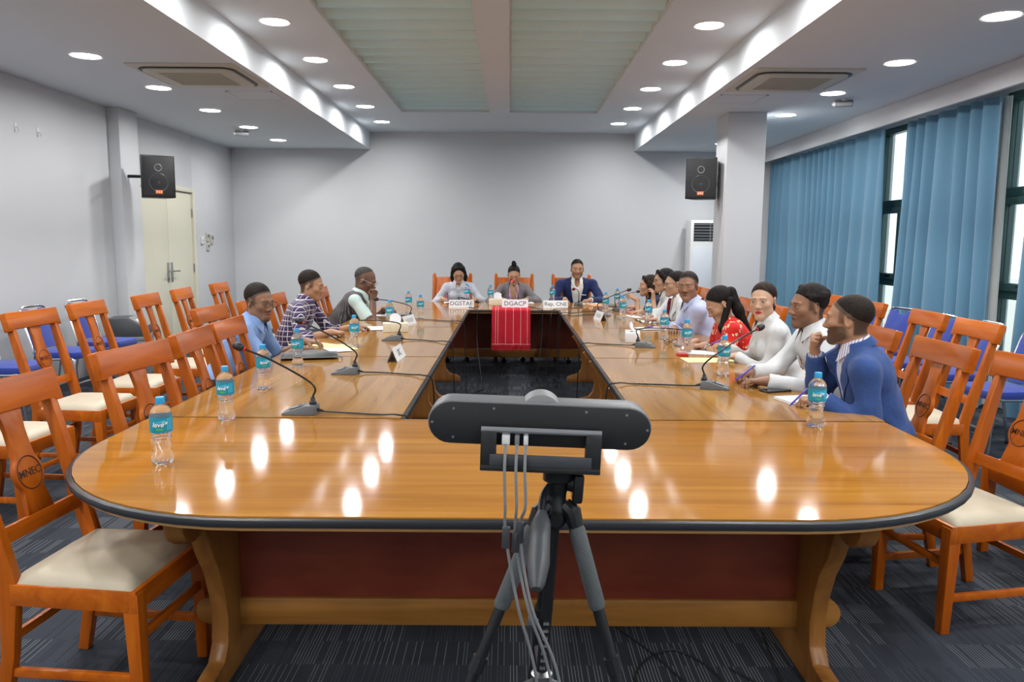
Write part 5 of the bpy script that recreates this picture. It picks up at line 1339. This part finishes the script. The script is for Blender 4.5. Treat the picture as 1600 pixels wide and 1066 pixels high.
    if kind == 'jacket':
        for q in (-1,1):
            ed = []
            for i in range(11):
                t_ = i/10; dn_ = -.01+.30*t_; a = q*(.070*(1-t_)**.8+.006); wd = .030+.055*math.sin(min(1,t_*1.35+.12)*PI)*(1 if t_ < .75 else (1-t_)/.25*.9+.1)
                ed.append((a,a+q*wd,dn_))
            strip(bvh, ed, 'lapel', mt)
        MB().sph(local(on_surface(bvh,.0,.325,.003)),.009,8,sc=(1,.5,1)).build('button', M['black'], root)
        if of.get('square'): 
            q_ = [local(on_surface(bvh,-.12+.055*i/3,.165-.012*i/3,.006)) for i in range(4)]
            MB().tube(q_,.0045,6).build('pocket_square', M['labwhite'], root)
        if of.get('cuffs'):
            pass
        if not of.get('top'): collar(of['inner'], .058, .42)
        collar(mt, .066, 1.15, .026, .02, 'jacket_collar')
        for sd,(Sh,El,Wr,hd) in arms.items():          # shirt cuff
            if of.get('top'): continue
            d_ = nrm(Wr-El); MB().tube([local(Wr-d_*.035),local(Wr-d_*.018),local(Wr+d_*.006)],[.034,.0335,.033],16).build('shirt_cuff', of['inner'], root)
    elif kind == 'vest': collar(of['inner'], .060, .45)
    else:
        if of.get('collar',True): collar(mt, .060 if not fem else .052, of.get('copen',.45))
        if of.get('placket',True):
            strip(bvh, [(-.014,.014,.10+.025*i) for i in range(8)], 'placket', mt, .003, .002)
            bt_ = MB()
            for i in range(4): MB().sph(local(on_surface(bvh,0,.115+.075*i,.005)),.0055,8,sc=(1,.5,1)).build('button', M['labwhite'], root)
        if sl_ in ('long','rolled'):
            for sd,(Sh,El,Wr,hd) in arms.items():
                d_ = nrm(Wr-El); en = {'long':.97,'rolled':.42}[sl_]; E_2 = El+(Wr-El)*en; r_ = (.036 if sl_ == 'long' else .049)*(.88 if fem else 1)
                MB().tube([local(E_2-d_*.055),local(E_2-d_*.05),local(E_2-d_*.004),local(E_2+d_*.002),local(E_2+d_*.002)],[r_+.002,r_+.0065,r_+.0055,r_+.002,r_-.010],18).build('cuff', mt, root)
    # ---- legs and shoes
    fl_ = Field(.016)
    kn = {}; 
    for q in (-1,1):
        hip = P+s*q*.085-U0*.01; knee = V3(*(P+s*q*.12+f*.40)); knee[2] = .50; ank = knee+f*(.02+.05*q)+V3(0,0,0); ank[2] = .10; kn[q] = (knee,ank)
        fl_.cone(hip,knee,.088*min(1.05,girth),.064,.04).cone(knee,ank,.060,.046,.03)
    fl_.ell(P-U0*.005,(.17*girth,.135*girth,.085),.04,np.stack([s,f,U0]))
    lo_ = bpy.data.objects.new(of.get('legs','trousers'), np_mesh('trousers',[fl_.mesh()],of.get('legmat',M['trouser']),inv)); COL.objects.link(lo_); lo_.parent = root
    for q in (-1,1):
        a_ = kn[q][1]; fs_ = Field(.010); fs_.cone(V3(a_[0],a_[1],.055)-f*.02,V3(a_[0],a_[1],.04)+f*.12,.042,.034,.03).ell(V3(a_[0],a_[1],.075),(.042,.05,.05),.03).half(V3(0,0,.004),(0,0,-1))
        so_ = bpy.data.objects.new('shoe', np_mesh('shoe',[fs_.mesh()],M['shoe'],inv)); COL.objects.link(so_); so_.parent = root
    # ---- spectacles
    if glasses:
        go = bpy.data.objects.new('glasses', None); 
        rim = MB(); tl = lambda x,y,z: local(T(x,y,z))
        for q in (-1,1):
            rim.tube([tl(q*.033+.0235*math.cos(2*PI*k/18)*1.05,.106-.06*abs(.0235*math.cos(2*PI*k/18)*1.0 if q*math.cos(2*PI*k/18) > 0 else 0),.001+.0165*math.sin(2*PI*k/18)) for k in range(18)],.0016,5,closed=True)
            rim.tube([tl(q*.058,.104,.006),tl(q*.076,.075,.010),tl(q*.080,.0,.012),tl(q*.079,-.018,.004)],.0016,5)
        rim.tube([tl(-.010,.107,.004),tl(0,.110,.007),tl(.010,.107,.004)],.0016,5)
        rim.build('spectacles', glasses if not isinstance(glasses,bool) else M['glassrim'], root)
    root['_'] = 0; del root['_']
    return dict(root=root, local=local, arms=arms, T=T, Nb=Nb, s=s, fr=fr, u=u, bvh=bvh, surf=on_surface, f=f, P=P, Hm=Hm, hs=hs)
def watch(p, sd, mt, at_=.0):
    Sh,El,Wr,hd = p['arms'][sd]; d = nrm(Wr-El); c = Wr-d*(.02+at_); b = nrm(V3(*hd[2])-d*np.dot(V3(*hd[2]),d)); x = np.cross(d,b)
    r = .0285
    w_ = MB().tube([p['local'](c+(b*math.cos(2*PI*k/18)+x*math.sin(2*PI*k/18))*r) for k in range(18)],.0045,6,closed=True).build('watch_band', mt, p['root'])
    MB().tube([p['local'](c+b*.027),p['local'](c+b*.036)],.0165,16).build('watch_case', M['silverm'], w_)
def held_pen(p, q, label, mt='purple'):
    pen(label, p, q, mt)

SK = dict(med=(.40,.215,.125), dark=(.165,.080,.048), deep=(.28,.140,.080), tan=(.46,.265,.165), light=(.54,.335,.225))
white = cloth_mat('white_shirt_cloth','plain',(.60,.62,.635),(.65,.67,.68)); RW = R90; LW = -R90
# --- curtain side
p = person('man in a blue suit and striped shirt resting his chin on his fist',(1.62,3.70,1.160),RW,.20,(-.56,-.02,0),1.02,.20,1.08,SK['med'],'crop','hair_short',
    dict(kind='jacket',mat=cloth_mat('blue_suit','plain',(.025,.062,.205),(.032,.075,.235)),inner=cloth_mat('striped_shirt','stripe',(.70,.70,.76),(.25,.24,.42),p=.016),v=(.082,.32,.03)),
    {-1:((1.455,3.535,.805),(-.9,.35,-.12),(0,0,1),'pen',(.6,-.3,-.5)), 1:((1.535,3.86,.975),(-.25,-.25,.9),(-.8,.3,.2),'fist',(-.2,.3,-1))},beard='full',twist=-.28,seed=3)
held_pen((1.315,3.575,TZ+.004),(1.40,3.585,TZ+.085),'purple pen in the suited man\'s near hand')
p = person('man in a white shirt holding a purple pen, beside the suited man',(1.66,4.315,1.172),RW,.22,(.16,-.03,0),1.0,.19,1.0,SK['deep'],'curly','hair_black',
    dict(kind='shirt',mat=white), {-1:((1.36,4.03,.800),(-.95,.25,-.05),(0,.1,1),'relax',(.4,-.5,-.6)), 1:((1.33,4.24,.815),(-.75,-.65,-.1),(-.1,0,1),'pen')},beard='stubble',seed=5)
held_pen((1.21,4.10,TZ+.03),(1.34,4.18,TZ+.10),'purple pen held by the man in the white shirt')
p = person('woman in a white shirt with red lipstick looking at the camera',(1.62,4.96,1.152),RW,.20,(.92,-.03,.05),.99,.158,.95,SK['light'],'tied','hair_brown',
    dict(kind='shirt',mat=white,v=(.036,.11,.010)), {-1:((1.46,4.94,.80),(-.9,-.2,-.05),(0,0,1),'relax',(.3,-.5,-.6)), 1:((1.46,5.17,.83),(-.8,-.2,.2),(-.2,0,1),'pen')},lips=(.48,.025,.035),fem=True,seed=7)
held_pen((1.335,5.13,.85),(1.46,5.17,.89),'purple pen held by the woman in the white shirt')
p = person('woman in a red floral blouse with a long ponytail, looking down',(1.50,5.55,1.085),RW,.28,(.15,-.62,0),.99,.158,.98,SK['tan'],'pony','hair_black',
    dict(kind='shirt',name='blouse',mat=cloth_mat('red_floral','floral',(.62,.018,.014),(.72,.55,.28),(.80,.78,.62),p=.032),sleeve='short',collar=False,placket=False,v=(.03,.05,.008)),
    {-1:((1.40,5.47,.80),(-.9,.3,-.1),(0,0,1),'relax',(.3,-.6,-.5)), 1:((1.37,5.66,.80),(-.9,-.1,-.1),(0,0,1),'relax')},fem=True,eyes=False,loose=-1,seed=9)
watch(p,-1,M['silverm']); 
p = person('man in a pale blue shirt with arms folded on the table, looking at the camera',(1.52,6.63,1.148),RW,.24,(1.05,.0,.06),1.06,.205,1.15,SK['deep'],'short','hair_short',
    dict(kind='shirt',mat=cloth_mat('pale_blue_shirt','plain',(.42,.47,.68),(.48,.53,.74))), {-1:((1.42,6.74,.81),(-.3,.95,-.05),(0,0,1),'relax',(.3,-.8,-.4)), 1:((1.40,6.56,.80),(-.35,-.9,-.05),(0,0,1),'relax',(.2,.8,-.4))},beard='moustache',seed=11)
watch(p,1,M['black'])
p = person('woman with glasses, white jacket and dark red scarf, seated behind the man in pale blue',(1.58,7.45,1.126),RW,.20,(.10,-.05,0),1.0,.158,1.0,SK['tan'],'tied','hair_black',
    dict(kind='jacket',top=True,mat=white,inner=cloth_mat('dark_red_print','floral',(.20,.01,.03),(.5,.2,.2),(.05,.01,.02),p=.03),v=(.05,.26,.02)), {-1:((1.40,7.30,.80),(-.9,.1,-.05),(0,0,1),'relax'), 1:((1.38,7.55,.80),(-.9,-.1,-.05),(0,0,1),'relax')},glasses=True,fem=True,fine=.0055,dress=.011,seed=13)
bvh, sf = p['bvh'], p['surf']
sc_ = MB().tube([p['local'](sf(bvh,.055-.025*i/8,-.02+.04*i,.012)) for i in range(9)],.018,8,sq=.5).build('scarf', cloth_mat('scarf_red','floral',(.16,.01,.03),(.45,.2,.2),(.04,.01,.02),p=.02), p['root'])
p = person('woman in white resting her chin on her hand, farther along the curtain side',(1.585,8.02,1.132),RW,.22,(.12,-.05,0),1.02,.158,1.0,SK['tan'],'bob','hair_black',
    dict(kind='shirt',mat=white,sleeve='rolled'), {-1:((1.475,7.965,.935),(-.02,.10,.95),(.8,-.5,.1),'cup',(-.4,-.5,-1)), 1:((1.38,8.10,.80),(-.9,-.1,-.05),(0,0,1),'relax')},glasses=True,fem=True,fine=.0055,dress=.011,seed=15)
p = person('woman in a navy blouse with long hair, hand raised by the microphones',(1.52,8.52,1.050),RW,.20,(.05,.02,0),.98,.155,.95,SK['tan'],'long','hair_brown',
    dict(kind='shirt',name='blouse',mat=cloth_mat('navy_cloth','plain',(.010,.014,.045),(.015,.02,.06)),sleeve='short',collar=False,placket=False), {-1:((1.39,8.46,.895),(-.75,-.1,.5),(-.4,-.3,.6),'cup',(-.1,-.4,-1)), 1:((1.40,8.66,.80),(-.9,-.1,0),(0,0,1),'relax')},fem=True,fine=.0055,dress=.011,seed=17)
# --- door side
p = person('man in a light blue short-sleeved shirt writing, with glasses and goatee',(-1.655,5.15,1.108),LW,.26,(-.52,-.14,0),1.02,.195,1.0,SK['deep'],'short','hair_short',
    dict(kind='shirt',mat=cloth_mat('light_blue_shirt','plain',(.20,.32,.60),(.24,.37,.66)),sleeve='short'), {1:((-1.40,5.14,.800),(.75,.62,-.12),(0,.2,1),'pen',(-.3,-.6,-.7)), -1:((-1.45,5.52,.80),(.9,-.2,-.05),(0,0,1),'relax')},glasses=True,beard='goatee',seed=21)
held_pen((-1.275,5.27,TZ+.005),(-1.315,5.20,TZ+.115),'pen in the hand of the writing man in light blue','steel')
p = person('man in a dark plaid shirt with rolled sleeves, looking down at his papers',(-1.62,6.38,1.150),LW,.24,(-.05,-.20,0),1.0,.195,1.0,SK['med'],'short','hair_short',
    dict(kind='shirt',mat=cloth_mat('plaid','plaid',(.025,.02,.085),(.72,.70,.68),(.09,.06,.16),p=.042),sleeve='rolled'), {1:((-1.40,6.09,.80),(.97,.0,-.08),(0,0,1),'fist',(-.3,-.6,-.7)), -1:((-1.30,6.50,.80),(.85,.45,-.08),(0,0,1),'relax')},eyes=False,seed=23)
p = person('older man in a striped vest with his fist at his mouth, wearing glasses',(-1.43,7.74,1.125),LW,.30,(-.12,-.38,0),1.10,.21,1.22,SK['dark'],'bald','hair_grey',
    dict(kind='vest',mat=cloth_mat('striped_vest','vest',(.045,.040,.045),(.15,.14,.145),(.012,.010,.012),p=.03),inner=cloth_mat('mint_shirt','plain',(.52,.66,.64),(.58,.72,.69)),sleeve='short',arm=1.15,v=(.06,.22,.02)), {1:((-1.33,7.58,.945),(.22,.05,.95),(.8,-.5,.1),'fist',(.1,-.5,-1)), -1:((-1.27,7.92,.82),(.8,-.3,.0),(.1,0,1),'relax')},glasses=M['silverm'],eyes=False,seed=25)
watch(p,-1,M['black'])
# --- far table
FW = PI
p = person('woman in a pale patterned blouse writing with her head bowed, far table',(-.655,10.0,1.112),FW,.22,(.10,-.42,.08),1.02,.158,1.0,SK['tan'],'long','hair_black',
    dict(kind='shirt',name='blouse',mat=cloth_mat('speckled_blouse','speck',(.55,.57,.63),(.22,.25,.36),(.72,.72,.76),p=.014)), {1:((-.84,9.78,.80),(.35,-.9,-.05),(0,0,1),'pen',(-.6,.3,-.6)), -1:((-.42,9.72,.80),(-.2,-.9,0),(0,0,1),'relax',(.6,.3,-.6))},glasses=True,fem=True,eyes=False,fine=.0055,dress=.011,loose=1,seed=31)
held_pen((-.79,9.68,TZ+.004),(-.80,9.78,TZ+.12),'purple pen of the writing woman at the far table')
p = person('woman in a grey blazer and lilac top with a top bun, far table',(.055,10.0,1.092),FW,.22,(0,-.32,0),1.0,.152,.98,SK['tan'],'bun','hair_black',
    dict(kind='jacket',top=True,mat=cloth_mat('grey_blazer','plain',(.165,.15,.16),(.20,.185,.195)),inner=cloth_mat('lilac_top','plain',(.56,.28,.56),(.62,.33,.61)),v=(.066,.30,.045)), {1:((-.10,9.72,.80),(.85,-.5,-.05),(0,0,1),'relax',(-.8,.3,-.5)), -1:((.22,9.73,.80),(-.75,-.6,-.05),(0,0,1),'relax',(.8,.3,-.5))},glasses=M['red'],fem=True,eyes=False,lips=(.45,.06,.06),fine=.0055,dress=.011,seed=33)
p = person('man in a navy blazer and white shirt with a pocket square, far table',(.866,10.0,1.172),FW,.20,(0,-.03,0),1.04,.205,1.08,SK['med'],'short','hair_black',
    dict(kind='jacket',square=True,mat=cloth_mat('navy_blazer','plain',(.012,.022,.085),(.016,.028,.105)),inner=cloth_mat('ivory_shirt','plain',(.72,.71,.66),(.78,.77,.72)),v=(.080,.34,.045)), {1:((.70,9.74,.80),(-.1,-.95,-.05),(0,0,1),'relax',(-.6,.4,-.5)), -1:((1.02,9.72,.80),(-.75,-.6,-.05),(0,0,1),'relax',(.7,.3,-.5))},beard='stubble',fine=.0055,dress=.011,seed=35)
